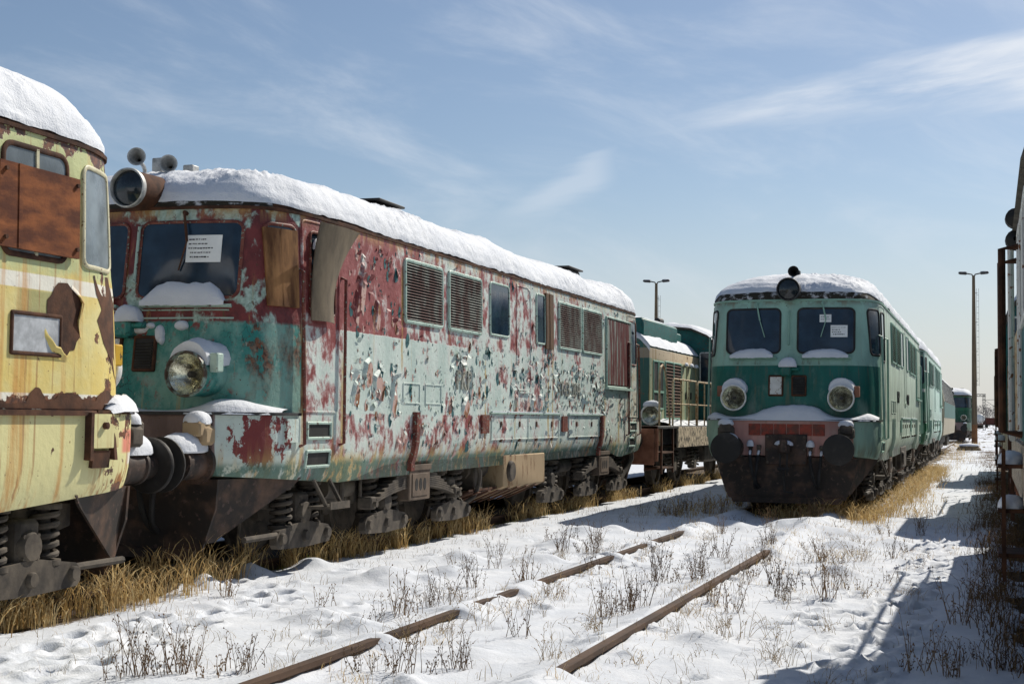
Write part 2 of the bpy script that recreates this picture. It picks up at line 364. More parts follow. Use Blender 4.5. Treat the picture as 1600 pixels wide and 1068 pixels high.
def paint_green(name, top, mid, side, low, beam, stripe=None, rusty=0.45):
    mt, g, b = new_mat(name); v = g.obj(); x, y, z = g.sep(v)
    def vr(c, k=0.20): 
        return g.mix(g.step(g.noise(g.scale(v, (1,1,.35)), 3.0, 5), 0.3, 0.72), tuple(c_*(1-k) for c_ in c), tuple(min(1,c_*(1+k)) for c_ in c))
    ax = g.m('ABSOLUTE', x); cab = g.step(y, 1.04, 1.02)
    nose = g.mix(g.step(z, 2.42, 2.43), vr(mid), vr(top))
    if stripe: nose = g.mix(g.m('MULTIPLY', g.step(z, 2.36, 2.37), g.step(z, 2.46, 2.45)), nose, stripe)
    nose = g.mix(g.step(z, 1.51, 1.50), nose, vr(low))
    nose = g.mix(g.m('MULTIPLY', g.step(z, 1.53, 1.50), g.step(ax, 1.085, 1.075)), nose, vr(beam, 0.2))
    sd = g.mix(g.step(z, 2.0, 2.5), vr(side), vr(tuple(min(1,c*1.12+.02) for c in side)))
    col = g.mix(cab, sd, nose)
    st = g.noise(g.scale(v, (8,8,0.4)), 1.0, 5, 0.62)
    col = g.mix(g.m('MULTIPLY', g.step(st, 0.56, 0.75), rusty), col, (0.22,0.15,0.07))
    col = g.mix(g.m('MULTIPLY', g.m('MULTIPLY', g.step(z, 1.95, 1.56), g.step(z, 1.50, 1.52)), g.step(g.noise(g.scale(v,(1,1,.5)), 4.5, 5, .65), .38, .66, 0, .55)), col, (0.055,0.055,0.045))
    col = g.mix(g.m('MULTIPLY', g.step(g.noise(g.scale(v,(1,1,.6),(5,5,5)), 1.7, 6, .66), .52, .68), .28), col, (0.36,0.44,0.38))
    col = g.mix(g.m('MULTIPLY', g.m('MULTIPLY', g.step(z, 1.25, 0.95), g.step(st, 0.4, 0.6)), rusty*1.3), col, (0.13,0.10,0.06))
    run = g.m('MULTIPLY', g.step(g.noise(g.scale(v, (14,14,0.5)), 1.0, 5, .6), .55, .68), g.m('MULTIPLY', g.step(z, 1.9, 2.5), g.step(z, 2.62, 2.56)))
    col = g.mix(g.m('MULTIPLY', run, .6), col, (0.10,0.085,0.055))
    ed = g.m('MULTIPLY', g.step(z, 3.40, 3.54), g.step(g.noise(v, 7, 6, .66), .44, .56)); col = g.mix(g.m('MULTIPLY', ed, .75), col, (0.12,0.06,0.035))
    col = g.mix(g.step(g.noise(v, 22, 5, 0.6), 0.685, 0.71), col, (0.07,0.035,0.02))
    g.l.new(col, b.inputs['Base Color']); g.l.new(g.step(g.noise(v, 5, 5, .6), .3, .75, .36, .68), b.inputs['Roughness']); b.inputs['Specular IOR Level'].default_value = 0.4
    g.l.new(g.bump(g.noise(v, 9, 4, 0.6), 0.12, 0.02), b.inputs['Normal'])
    return mt

def paint_yellow():
    mt, g, b = new_mat('peeling_cream_paint'); v = g.obj(); x, y, z = g.sep(v)
    n1 = g.noise(v, 2.4, 5, 0.6); n2 = g.noise(g.scale(v,(1,1,1),(5,3,8)), 5, 6, 0.65); nf = g.noise(v, 24, 4)
    base = g.mix(g.step(n1, 0.35, 0.7), (0.64,0.50,0.15), (0.64,0.57,0.26))
    base = g.mix(g.step(g.m('ADD', z, g.m('MULTIPLY', n2, 0.3)), 2.62, 2.72), base, (0.47,0.50,0.24))
    base = g.mix(g.step(z, 1.53, 1.50), base, (0.64,0.60,0.30))
    dpa = g.m('MULTIPLY', g.m('MULTIPLY', g.step(z, 2.08, 2.2), g.step(z, 2.40, 2.37)), g.m('MULTIPLY', g.step(y, 1.3, 1.4), g.step(y, 2.0, 1.9)))
    base = g.mix(g.m('MULTIPLY', dpa, 0.7), base, (0.24,0.26,0.12))
    white = g.m('MAXIMUM', g.m('MULTIPLY', g.step(z, 2.385, 2.395), g.step(z, 2.505, 2.495)), g.m('MULTIPLY', g.step(z, 1.525, 1.53), g.step(z, 1.65, 1.64)))
    base = g.mix(white, base, (0.74,0.72,0.62))
    red = g.m('MULTIPLY', g.m('MULTIPLY', g.step(y, 0.62, 0.55), g.step(y, 0.03, 0.05)), g.m('MULTIPLY', g.step(z, 1.18, 1.21), g.step(z, 1.40, 1.36)))
    base = g.mix(g.m('MULTIPLY', red, 0.85), base, (0.62,0.16,0.13))
    wht = g.m('MULTIPLY', g.m('MULTIPLY', g.step(y, 0.45, 0.42), g.step(y, 0.03, 0.05)), g.m('MULTIPLY', g.step(z, 1.09, 1.11), g.step(z, 1.20, 1.18)))
    base = g.mix(wht, base, (0.72,0.70,0.62))
    # streaks
    st = g.noise(g.scale(v, (7,7,0.35)), 1.0, 5, 0.6)
    base = g.mix(g.m('MULTIPLY', g.step(st, 0.52, 0.70), 0.75), base, (0.50,0.23,0.045))
    base = g.mix(g.m('MULTIPLY', g.step(g.noise(g.scale(v, (16,16,0.5)), 1.0, 5, 0.6), 0.60, 0.68), 0.6), base, (0.28,0.10,0.025))
    base = g.mix(g.m('MULTIPLY', g.m('MULTIPLY', g.step(z, 1.45, 1.0), g.step(y, 1.1, 0.8)), g.step(g.noise(g.scale(v, (13,13,0.35)), 1.0, 3), 0.48, 0.58)), base, (0.33,0.14,0.03))
    # rust
    rim = g.m('ADD', g.step(z, 3.28, 3.52, 0, 0.17), g.step(y, 1.2, 0.9, 0, 0.10))
    edge = g.m('MULTIPLY', g.step(z, 1.50, 1.53), g.step(z, 1.72, 1.56, 0, 0.24))
    rm = g.step(g.m('ADD', n2, g.m('ADD', rim, edge)), 0.665, 0.68)
    rcol = g.mix(g.step(nf, 0.35, 0.65), (0.055,0.02,0.010), (0.17,0.062,0.024))
    col = g.mix(rm, base, rcol)
    col = g.mix(g.step(g.noise(v, 30, 4, 0.55), 0.70, 0.72), col, (0.16,0.06,0.02))
    g.l.new(col, b.inputs['Base Color']); b.inputs['Roughness'].default_value = 0.5
    g.l.new(g.bump(g.m('ADD', g.noise(v, 10, 5, 0.6), g.m('MULTIPLY', rm, -0.6)), 0.35, 0.02), b.inputs['Normal'])
    return mt

def paint_shunter(name):
    """teal and cream hood unit: teal top, cream band, pale green flanks with rust runs"""
    mt, g, b = new_mat(name); v = g.obj(); x, y, z = g.sep(v); ax = g.m('ABSOLUTE', x)
    st = g.noise(g.scale(v, (7,7,0.35)), 1.0, 5, 0.6)
    flank = g.mix(g.step(g.noise(g.scale(v,(1,3,.2)), 3, 4), 0.35, 0.65), (0.20,0.28,0.19), (0.40,0.38,0.22))
    nose = g.step(y, 1.62, 1.60)
    flank = g.mix(nose, flank, (0.010,0.085,0.072))
    band = g.mix(nose, (0.50,0.40,0.26), (0.26,0.22,0.16))
    col = g.mix(g.step(z, 2.86, 2.87), flank, band); col = g.mix(g.step(z, 3.09, 3.10), col, (0.20,0.33,0.24))
    col = g.mix(g.m('MULTIPLY', nose, g.step(z, 3.09, 3.10)), col, (0.010,0.095,0.082))
    col = g.mix(g.step(z, 3.30, 3.31), col, (0.010,0.115,0.100))
    col = g.mix(g.m('MULTIPLY', g.step(st, 0.54, 0.66), 0.75), col, (0.30,0.17,0.05))
    col = g.mix(g.step(g.noise(v, 6, 6, 0.65), 0.62, 0.64), col, (0.10,0.045,0.03))
    g.l.new(col, b.inputs['Base Color']); b.inputs['Roughness'].default_value = 0.5
    g.l.new(g.bump(g.noise(v, 12, 5), 0.25, 0.02), b.inputs['Normal'])
    return mt
M['main'] = paint_main()
M['green'] = paint_green('two_tone_green_paint', (0.25,0.42,0.345), (0.005,0.115,0.088), (0.43,0.535,0.435), (0.27,0.42,0.33), (0.50,0.25,0.21))
M['green2'] = paint_green('dark_green_paint', (0.012,0.13,0.075), (0.012,0.13,0.075), (0.40,0.57,0.50), (0.02,0.17,0.08), (0.25,0.16,0.13), stripe=(0.62,0.62,0.56))
M['green3'] = paint_green('bottle_green_paint', (0.015,0.11,0.055), (0.008,0.075,0.038), (0.02,0.10,0.05), (0.20,0.30,0.22), (0.30,0.20,0.18))
M['yellow'] = paint_yellow()
M['slat_main'] = two_tone('stained_slats', (0.15,0.075,0.065), (0.34,0.35,0.31), 5, 0.42, 0.60, 0.6, 0.2, stretch=(1,1,.5))
M['shutter_main'] = two_tone('red_brown_shutter', (0.16,0.045,0.04), (0.34,0.39,0.345), 2.2, 0.50, 0.62, 0.6, 0.2, stretch=(1,5,.4))
M['old_rim'] = two_tone('rusty_lamp_rim', (0.07,0.045,0.03), (0.23,0.32,0.27), 9, 0.45, 0.6, 0.5, 0.2)
M['shunt'] = paint_shunter('shunter_paint')
M['frame_white'] = two_tone('flaking_white_frame', (0.55,0.46,0.33), (0.035,0.030,0.026), 16, 0.50, 0.54, 0.7, 0.4, stretch=(1,1,.45))
M['pinkbrown'] = two_tone('faded_red_beam', (0.26,0.12,0.075), (0.15,0.06,0.035), 4, 0.4, 0.7, 0.8, 0.3)
M['mint_trim'] = two_tone('mint_trim', (0.30,0.42,0.36), (0.42,0.54,0.47), 5, 0.3, 0.7, 0.5, 0.2, chip=(0.10,0.04,0.025))
M['green_trim'] = two_tone('green_trim', (0.20,0.35,0.28), (0.26,0.42,0.33), 5, 0.3, 0.7, 0.45, 0.15)
M['maroon_trim'] = two_tone('maroon_trim', (0.11,0.028,0.022), (0.19,0.06,0.04), 8, 0.4, 0.6, 0.55, 0.2, chip=(0.22,0.30,0.24))
M['white_trim'] = two_tone('weathered_white', (0.55,0.56,0.52), (0.70,0.70,0.66), 5, 0.3, 0.7, 0.6, 0.25, chip=(0.20,0.09,0.04))
M['yellow_trim'] = two_tone('cream_trim', (0.45,0.42,0.28), (0.62,0.58,0.40), 7, 0.3, 0.7, 0.5, 0.2, chip=(0.16,0.07,0.03))
M['cream_panel'] = two_tone('cream_tank', (0.34,0.25,0.15), (0.16,0.085,0.04), 9, 0.50, 0.66, 0.8, 0.4, stretch=(1,1,.3))
M['primer'] = two_tone('primer_scar', (0.46,0.31,0.27), (0.21,0.085,0.035), 7, 0.52, 0.60, 0.8, 0.4, stretch=(1,1,.6))
M['tealscar_shade'] = two_tone('teal_scar_shade', (0.020,0.085,0.095), (0.045,0.135,0.14), 9, 0.4, 0.6, 0.6, 0.3)  # older teal paint, with the flakes' shade put into the dark colour
M['railcar'] = two_tone('railcar_cream', (0.40,0.36,0.26), (0.32,0.27,0.18), 2, 0.3, 0.7, 0.5, 0.2, stretch=(1,1,.3))
M['wagon'] = two_tone('wagon_brown', (0.095,0.028,0.022), (0.15,0.06,0.045), 2, 0.3, 0.7, 0.8, 0.2)
M['tank'] = two_tone('tank_white', (0.62,0.63,0.62), (0.72,0.72,0.70), 1, 0.3, 0.7, 0.5, 0.1)
# ================================================================== big diesel locomotive
L_ST = 16.25
def catmull(P, n=8):
    P = [np.array(p, float) for p in P]; P = [2*P[0]-P[1]]+P+[2*P[-1]-P[-2]]; out = []
    for i in range(1, len(P)-2):
        for k in range(n):
            t = k/n; a, b, c, d = P[i-1], P[i], P[i+1], P[i+2]
            out.append(0.5*((2*b)+(-a+c)*t+(2*a-5*b+4*c-d)*t*t+(-a+3*b-3*c+d)*t**3))
    out.append(P[-2]); return np.array(out)
_half = catmull([(0,.28),(.4,.295),(.75,.33),(1.0,.38),(1.14,.44),(1.24,.54),(1.31,.66),(1.37,.82),(1.42,1.0),(1.445,1.2),(1.45,1.4),(1.45,2.2)], 7)
_sidey = np.arange(2.45, L_ST/2+0.01, 0.27)
_half = np.vstack([_half, np.stack([np.full(len(_sidey), 1.45), _sidey], 1), [[1.45, L_ST/2]]])
ROWS = [(1.50,1.0,-.12),(1.9,1.0,-.10),(2.42,1.0,-.04),(2.6,.998,0.0),(3.0,.994,.05),(3.4,.988,.10),(3.53,.985,.12)]
ROOF = [(3.53,.985,.12),(3.58,.978,.125),(3.65,.955,.15),(3.73,.91,.22),(3.80,.845,.34),(3.87,.74,.55),(3.93,.60,.90),(3.98,.44,1.4),(4.015,.25,1.9),(4.03,.03,2.3)]
_rz = np.array([r[0] for r in ROWS]); _rw = np.array([r[1] for r in ROWS]); _rs = np.array([r[2] for r in ROWS])
def wsh(z): return float(np.interp(z, _rz, _rw)), float(np.interp(z, _rz, _rs))
def ymap(py, sh): return L_ST/2-(L_ST/2-py)*(L_ST/2-sh)/(L_ST/2)
LOWROWS = [(0.0,.955),(0.10,.972),(0.25,.988),(0.45,.998),(0.6,1.0),(1.0,1.0)]
def zbot(y):
    y = min(y, L_ST-y)
    return float(np.interp(y, [0,0.2,2.06,2.36,3.26,3.76], [.93,.92,.80,.81,.95,.97]))
def xs(y, z):
    """half width of the body at y, z"""
    if z <= 1.50:
        v = max(0, (z-zbot(y))/(1.50-zbot(y))); yy = min(y, L_ST-y); return float(np.interp(yy, [0,.15,.35,.55,.75,.9], [1.07,1.20,1.33,1.41,1.445,1.45]))*float(np.interp(v, [r[0] for r in LOWROWS], [r[1] for r in LOWROWS]))
    ws, sh = wsh(z); yy = min(y, L_ST-y)
    py = L_ST/2-(L_ST/2-yy)*(L_ST/2)/(L_ST/2-sh)
    return ws*float(np.interp(py, _half[:,1], _half[:,0]))
def yf(x, z):
    if z <= 1.50: return 0.0
    ws, sh = wsh(z); k = _half[:,0] <= 1.4499
    return ymap(float(np.interp(abs(x)/ws, _half[k,0], _half[k,1])), sh)
def P_side(y, z, d=0.0):
    e = 0.02; nx = Vector((0, 2*e, 0)); a = Vector((xs(y+e,z)-xs(y-e,z), 2*e, 0)); b = Vector((xs(y,z+e)-xs(y,z-e) if z-e > 1.51 or z+e < 1.49 else 0, 0, 2*e))
    n = a.cross(b).normalized(); return Vector((xs(y,z), y, z))+n*d
def PS(y, z, d=0.0): return P_side(y-.64, z, d)
def P_front(x, z, d=0.0):
    e = 0.02; a = Vector((2*e, yf(x+e,z)-yf(x-e,z), 0)); b = Vector((0, yf(x,z+e)-yf(x,z-e) if z > 1.53 else 0, 2*e))
    n = a.cross(b).normalized(); return Vector((x, yf(x,z), z))+n*d
ID = lambda p: p
MIR = lambda p: Vector((-p[0], p[1], p[2]))
REAR = lambda p: Vector((-p[0], L_ST-p[1], p[2]))

def rrect(u0, u1, z0, z1, r, n=5):
    pts = []
    for cx, cz, a0 in ((u1-r, z1-r, 0), (u0+r, z1-r, 90), (u0+r, z0+r, 180), (u1-r, z0+r, 270)):
        for k in range(n+1):
            a = R(a0+90*k/n); pts.append((cx+r*math.cos(a), cz+r*math.sin(a)))
    return pts
def panel(mb, S_, u0, u1, z0, z1, r, d, T=ID, nu=10, nz=5, skirt=None):
    us = sorted(set([u0+(u1-u0)*i/nu for i in range(nu+1)]+[u0+r*(1-math.cos(R(a))) for a in (20,40,60,80)]+[u1-r*(1-math.cos(R(a))) for a in (20,40,60,80)]))
    rows = []
    for u in us:
        e = max(0, r-(u-u0), r-(u1-u)); e = min(e, r); dz = r-math.sqrt(max(0, r*r-e*e)) if r > 0 else 0
        rows.append([T(S_(u, z0+dz+(z1-z0-2*dz)*k/nz, d)) for k in range(nz+1)])
    mb.grid(rows)
    if skirt is not None:
        pts = rrect(u0, u1, z0, z1, max(r, 1e-4)); dense = []
        for i in range(len(pts)):
            a, b = pts[i], pts[(i+1) % len(pts)]; k = max(1, int(math.dist(a, b)/0.15))
            dense += [(a[0]+(b[0]-a[0])*j/k, a[1]+(b[1]-a[1])*j/k) for j in range(k)]
        A = [T(S_(u, z, d)) for u, z in dense]; B = [T(S_(u, z, skirt)) for u, z in dense]
        mb.grid([A, B], closed=True)
def ring(mb, S_, u0, u1, z0, z1, r, w, d, T=ID, d0=-0.005):
    def loop(e):
        pts = rrect(u0+e, u1-e, z0+e, z1-e, max(0.005, r-e)); out = []
        base = rrect(u0, u1, z0, z1, r)
        for i in range(len(pts)):
            a, b = pts[i], pts[(i+1) % len(pts)]; k = 6 if math.dist(base[i], base[(i+1) % len(pts)]) > 0.2 else 1
            out += [(a[0]+(b[0]-a[0])*j/k, a[1]+(b[1]-a[1])*j/k) for j in range(k)]
        return out
    o, i_ = loop(0), loop(w); om, im = loop(w*.25), loop(w*.75)
    f = lambda l, dd: [T(S_(u, z, dd)) for u, z in l]
    mb.grid([f(o, d0), f(o, d*.7), f(om, d), f(im, d), f(i_, d*.7), f(i_, d0)], closed=True)
def strip(mb, S_, u0, u1, z0, z1, d0, d1, T=ID, n=None):
    """a proud bar on the skin"""
    n = n or max(1, int(abs(u1-u0)/0.25))
    rows = []
    for i in range(n+1):
        u = u0+(u1-u0)*i/n
        rows.append([T(S_(u, z0, d0)), T(S_(u, z0, d1)), T(S_(u, z1, d1)), T(S_(u, z1, d0))])
    mb.grid(rows, closed=True); o = len(mb.v)
    mb.f.append((o-4*(n+1), o-4*(n+1)+1, o-4*(n+1)+2, o-4*(n+1)+3)); mb.f.append((o-1, o-2, o-3, o-4))
def text_mesh(body, size, fn, name, mat, parent, depth=0.004, align='LEFT', sx=1.0):
    cu = bpy.data.curves.new(name, 'FONT'); cu.body = body; cu.size = size; cu.extrude = depth; cu.align_x = align; cu.resolution_u = 3
    tmp = bpy.data.objects.new(name+'_curve', cu); COL.objects.link(tmp)
    dg = bpy.context.evaluated_depsgraph_get(); me = bpy.data.meshes.new_from_object(tmp.evaluated_get(dg))
    bpy.data.objects.remove(tmp); bpy.data.curves.remove(cu)
    for v in me.vertices: v.co = fn(v.co.x*sx, v.co.y, v.co.z)
    me.name = name; me.materials.clear(); me.materials.append(mat); me.update()
    o = bpy.data.objects.new(name, me); COL.objects.link(o); o.parent = parent; return o
def scribble(mb, S_, u0, u1, z, h, d, rnd, T=ID):
    """one illegible line of small print"""
    u = u0
    while u < u1-0.005:
        w = min(rnd.uniform(.008, .03), u1-u)
        strip(mb, S_, u, u+w, z-h*rnd.uniform(.3,.5), z+h*rnd.uniform(.3,.5), d, d+.0006, T, 1); u += w+rnd.uniform(.004, .012)

def lump(mb, c, rx, ry, h, seed=0, n=18, m=6, T=ID, droop=0.0):
    """a cap of snow: noisy half dome sitting on z=c[2]"""
    rows = []
    for i in range(m+1):
        t = i/m; row = []
        for k in range(n):
            a = 2*math.pi*k/n
            q = 1+0.30*float(fbm(np.array([math.cos(a)*1.3+seed*3.1]), np.array([math.sin(a)*1.3+seed]), 3)[0])*1.6
            rr = math.sin(t*math.pi/2)**0.8; zz = math.cos(t*math.pi/2)**0.9
            x = c[0]+rx*rr*q*math.cos(a); y = c[1]+ry*rr*q*math.sin(a)
            z = c[2]+h*zz*(1+0.35*float(fbm(np.array([x*7+seed]), np.array([y*7]), 3)[0])) - droop*(rr*math.cos(a))**2*rx
            row.append(T(Vector((x, y, z))))
        rows.append(row)
    rows.append([T(Vector((c[0]+rx*math.cos(2*math.pi*k/n)*0.93, c[1]+ry*math.sin(2*math.pi*k/n)*0.93, c[2]-0.015))) for k in range(n)])
    mb.grid(rows, closed=True)

def wheelset_parts(parent, ya, r=0.5, mat=None, sides=(1,-1)):
    for sg in sides:
        mb = MB(); ax = (sg, 0, 0); o = (sg*0.68, ya, r)
        mb.lathe([(0.0,.10),(.09,.10),(.10,.02),(.13,.0),(.34,.05),(.40,.04),(.42,.10),(.5,.10),(.505,-.02),(.535,-.03),(.535,-.06),(0,-.06)], o, ax, 32)
        for k in range(6):
            a = 2*math.pi*k/6
        mb.build('wheel', mat or M['iron'], parent, angle=30)

def make_bogie(root, axles, detail=True):
    """three-axle bogie: frame with wheels, springs and beams"""
    y0, y2 = axles[0], axles[-1]; ym = axles[1]
    mb = MB()
    for sg in (1, -1):
        x = sg*1.02
        prof = [(y0-.75,.62),(y0-.45,.56),(y0+.5,.60),(ym-.6,.52),(ym+.6,.52),(y2-.5,.60),(y2+.45,.56),(y2+.75,.62),(y2+.75,.80),(y2-.2,.86),(y0+.2,.86),(y0-.75,.80)]
        mb.prism(prof, lambda a, b, t: (t, a, b), x-.05, x+.05)
        for q in np.arange(y0-.5, y2+.5, .45): mb.box(x-sg*0.0, x+sg*.075, q, q+.05, .60, .82)
    for q in (y0-.7, (y0+ym)/2, (ym+y2)/2, y2+.65): mb.box(-1.0, 1.0, q, q+.12, .60, .82)
    fr = mb.build('bogie_frame', M['iron'], root, smooth=False, bevel=.008)
    for ya in axles: wheelset_parts(fr, ya)
    mb = MB()
    for ya in axles: mb.tube([(-.7,ya,.5),(.7,ya,.5)], .08, 12)
    mb.build('axle', M['iron'], fr)
    for sg in ((1, -1) if detail == 2 else (-1,) if detail == -1 else (1,)):
        for ya in axles:
            mb = MB(); X = sg*1.14
            mb.box(sg*1.06, sg*1.26, ya-.13, ya+.13, .36, .72, ch=.03)
            mb.lathe([(0,.14),(.10,.14),(.125,.10),(.13,0)], (sg*1.16, ya, .52), (sg,0,0), 16)
            for bx, bz in ((-.08,.44),(.08,.44),(-.08,.60),(.08,.60)): mb.lathe([(0,.125),(.018,.125),(.018,.09)], (sg*1.16, ya+bx, bz), (sg,0,0), 6)
            mb.build('axle_box', M['iron'], fr)
            for q in (-.30, .30):
                mb = MB(); mb.helix((sg*1.16, ya+q, .40), .095, .38, 5.0, .024)
                mb.tube([(sg*1.16, ya+q, .36),(sg*1.16, ya+q, .40)], .13, 16); mb.tube([(sg*1.16, ya+q, .78),(sg*1.16, ya+q, .82)], .13, 16)
                mb.tube([(sg*1.16, ya+q, .40),(sg*1.16, ya+q, .78)], .05, 10)
                mb.build('coil_spring', M['iron'], fr)
            mb = MB()
            mb.prism([(-.60,.22),(-.56,.18),(0,.16),(.56,.18),(.60,.22),(.60,.31),(.54,.36),(.12,.42),(-.12,.42),(-.54,.36),(-.60,.31)], lambda a, b, t: (t, ya+a, b), sg*1.20, sg*1.28)
            for q in (-.50, 0, .50): mb.lathe([(0,.05),(.05,.05),(.06,.03),(.06,0)], (sg*1.27, ya+q, .28), (sg,0,0), 12)
            mb.build('equalizer_beam', M['iron'], fr, angle=30)
        # leaf spring between middle and outer axle
        yc = (ym+axles[2])/2-.35
        mb = MB(); n = 10
        for i in range(n):
            hl = 1.32*(1-i*0.085); zt = .60+i*0.026
            rows = []
            for k in range(13):
                t = -1+2*k/12; zz = zt+0.16*(1-(t*hl/1.32)**2)-.10
                rows.append([(sg*1.24, yc+t*hl, zz), (sg*1.36, yc+t*hl, zz), (sg*1.36, yc+t*hl, zz+.022), (sg*1.24, yc+t*hl, zz+.022)])
            mb.grid(rows, closed=True)
            for e in (0, -1): mb.add(rows[e], [(0,1,2,3)])
        mb.build('leaf_spring', M['iron'], fr, smooth=False)
        mb = MB(); h = [(-.33,.50),(.33,.50),(.33,.88),(-.33,.88)]
        mb.box(sg*1.22, sg*1.39, yc-.33, yc+.33, .50, .90, ch=.012); mb.box(sg*1.388, sg*1.405, yc-.34, yc+.34, .86, .93, ch=.004)
        mb.box(sg*1.388, sg*1.40, yc-.25, yc+.25, .55, .82, ch=.004)
        o = mb.build('spring_saddle', M['saddle'], fr)
        mb = MB()
        for q in (-.13, 0, .13):
            pts = [(q+.045*math.cos(a), .69+.075*math.sin(a)) for a in np.linspace(0, 2*math.pi, 16)[:-1]]
            mb.prism(pts, lambda a, b, t: (t, yc+a, b), sg*1.398, sg*1.403)
        mb.build('saddle_hole', M['black'], o)
        for q in (-1.32, 1.32):
            mb = MB(); mb.box(sg*1.20, sg*1.38, yc+q-.07, yc+q+.07, .46, .60, ch=.015); mb.tube([(sg*1.18, yc+q, .52),(sg*1.42, yc+q, .52)], .035, 10); mb.tube([(sg*1.1, yc+q, .52),(sg*1.1, yc+q, .80)], .04, 8)
            mb.build('spring_hanger', M['iron'], fr)
    for sg in ((1,) if detail != -1 else (-1,)):
        for ya, e in ((axles[0],1),(axles[1],-1),(axles[1],1),(axles[2],-1)):
            mb = MB(); yb = ya+e*.62; X = sg*.72
            mb.prism([(yb-.05,.25),(yb+.05,.25),(yb+.03,.78),(yb-.03,.78)], lambda a_,b_,t: (t,a_,b_), X-.03, X+.03)
            mb.box(X-.07,X+.07, yb-e*.12,yb+e*.02, .38,.66, ch=.02); mb.tube([(X,yb,.30),(X,yb+e*.35,.27)], .022, 6); mb.build('brake_hanger', M['iron'], fr)
        mb = MB(); mb.tube([(sg*1.10,axles[0]-.6,.90),(sg*1.10,axles[0]+.4,.93),(sg*1.10,axles[1],.91),(sg*1.10,axles[2]+.5,.93)], .022, 6); mb.build('air_pipe', M['iron'], fr)
        mb = MB(); ym_ = (axles[0]+axles[1])/2; mb.tube([(sg*1.09,ym_-.34,.71),(sg*1.09,ym_+.34,.71)], .11, 14); mb.box(sg*1.0,sg*1.12,ym_-.28,ym_-.24,.55,.86); mb.box(sg*1.0,sg*1.12,ym_+.24,ym_+.28,.55,.86); mb.build('brake_cylinder', M['iron'], fr)
        for ya in (axles[0]-.58, axles[2]+.58): mb = MB(); mb.tube([(sg*.95,ya,.85),(sg*.85,ya,.45),(sg*.77,ya+(.10 if ya < ym_ else -.10),.14)], .02, 6); mb.build('sand_pipe', M['iron'], fr)
    return fr
M['saddle'] = two_tone('dusty_brown_saddle', (0.07,0.052,0.038), (0.15,0.11,0.08), 4, 0.3, 0.7, 0.75, 0.2)

def roof_point(s_arr, v, amp):
    """s_arr: index along the closed outline 0..1 ; v: 0 gutter..1 ridge"""
    rz = np.array([r[0] for r in ROOF]); ws = np.array([r[1] for r in ROOF]); sh = np.array([r[2] for r in ROOF])
    q = v*(len(ROOF)-1); i = np.arange(len(ROOF))
    return np.interp(q, i, rz), np.interp(q, i, ws), np.interp(q, i, sh)
def full_outline():
    h = _half; a = h[::-1].copy(); a[:,0] *= -1          # left side back to front, then right side front to back
    front = np.vstack([a, h[1:]])
    rear = front[::-1].copy()*np.array([-1,1])[None]*-1     # rotate half a turn
    rear = np.stack([front[:,0]*-1, L_ST-front[:,1]], 1)
    return np.vstack([front, rear[1:-1]])
OUT = full_outline()
def resample(O, n):
    P = np.vstack([O, O[:1]]); d = np.r_[0, np.cumsum(np.linalg.norm(np.diff(P, axis=0), axis=1))]
    t = np.linspace(0, d[-1], n+1)[:-1]; return np.stack([np.interp(t, d, P[:,0]), np.interp(t, d, P[:,1])], 1)
def loft_rows(rows):
    res = []
    for z, ws, sh in rows:
        y = OUT[:,1]; yy = np.minimum(y, L_ST-y); py = L_ST/2-(L_ST/2-yy)*(L_ST/2-sh)/(L_ST/2); py = np.where(y > L_ST/2, L_ST-py, py)
        res.append([(float(x)*ws, float(p), z) for x, p in zip(OUT[:,0], py)])
    return res
def roof_snow(root, seed, thick=0.12, front_bare=0.0, n=700, m=26, lump_amp=1.0):
    O = resample(OUT, n); rows = []
    X, Y = O[:,0], O[:,1]; yy = np.minimum(Y, L_ST-Y); fr = sm((1.1-yy)/0.5)*(Y < 5)
    arc = np.arange(n)/n*(2*L_ST)
    ragged = 0.02+0.10*np.clip(np.abs(fbm(arc*1.1+seed*9, arc*0+seed, 5, .6))*2-.1, 0, 1)+0.03*vnoise(arc*9, arc*0+seed)
    v0 = ragged*(1-fr)+(front_bare+ragged*0.6)*fr
    for j in range(m+1):
        t = (j/m); v = v0+(0.985-v0)*t
        z, ws, sh = roof_point(None, v, 0)
        py = L_ST/2-(L_ST/2-yy)*(L_ST/2-sh)/(L_ST/2); py = np.where(Y > L_ST/2, L_ST-py, py); px = X*ws
        th = thick*(0.22+0.78*sm(t*(2.2-1.0*fr)))*(0.35+1.3*(fbm(px*0.9+seed*5, py*0.55, 3)+0.5)) + lump_amp*0.05*fbm(t*1.5*4+seed+px*.6, arc*4, 3)+lump_amp*0.24*np.clip(.10-np.abs(fbm(t*1.5*10, arc*9, 3)), 0, .1)*sm((fbm(arc*.7+seed, t*2.2+px*0, 3)+.03)/.12)*sm(t*6)
        lump_side = lump_amp*0.035*np.clip(fbm(py*3.2+seed, z*7, 3)-0.02, 0, 1)
        if j == 0: th = th*0+0.012
        out = 1+np.where(t < .5, (0.006+lump_side*.7)*(1-t), 0)+th*0.12*(1-t)
        rows.append([(float(a*o_), float(b), float(zz)) for a, b, zz, o_ in zip(px, py, z+th, out)])
    mb = MB(); mb.grid(rows, closed=True); o = len(mb.v)-n; mb.f.append(tuple(range(o, o+n)))
    return mb.build('roof_snow', M['roof_snow'], root, angle=180)

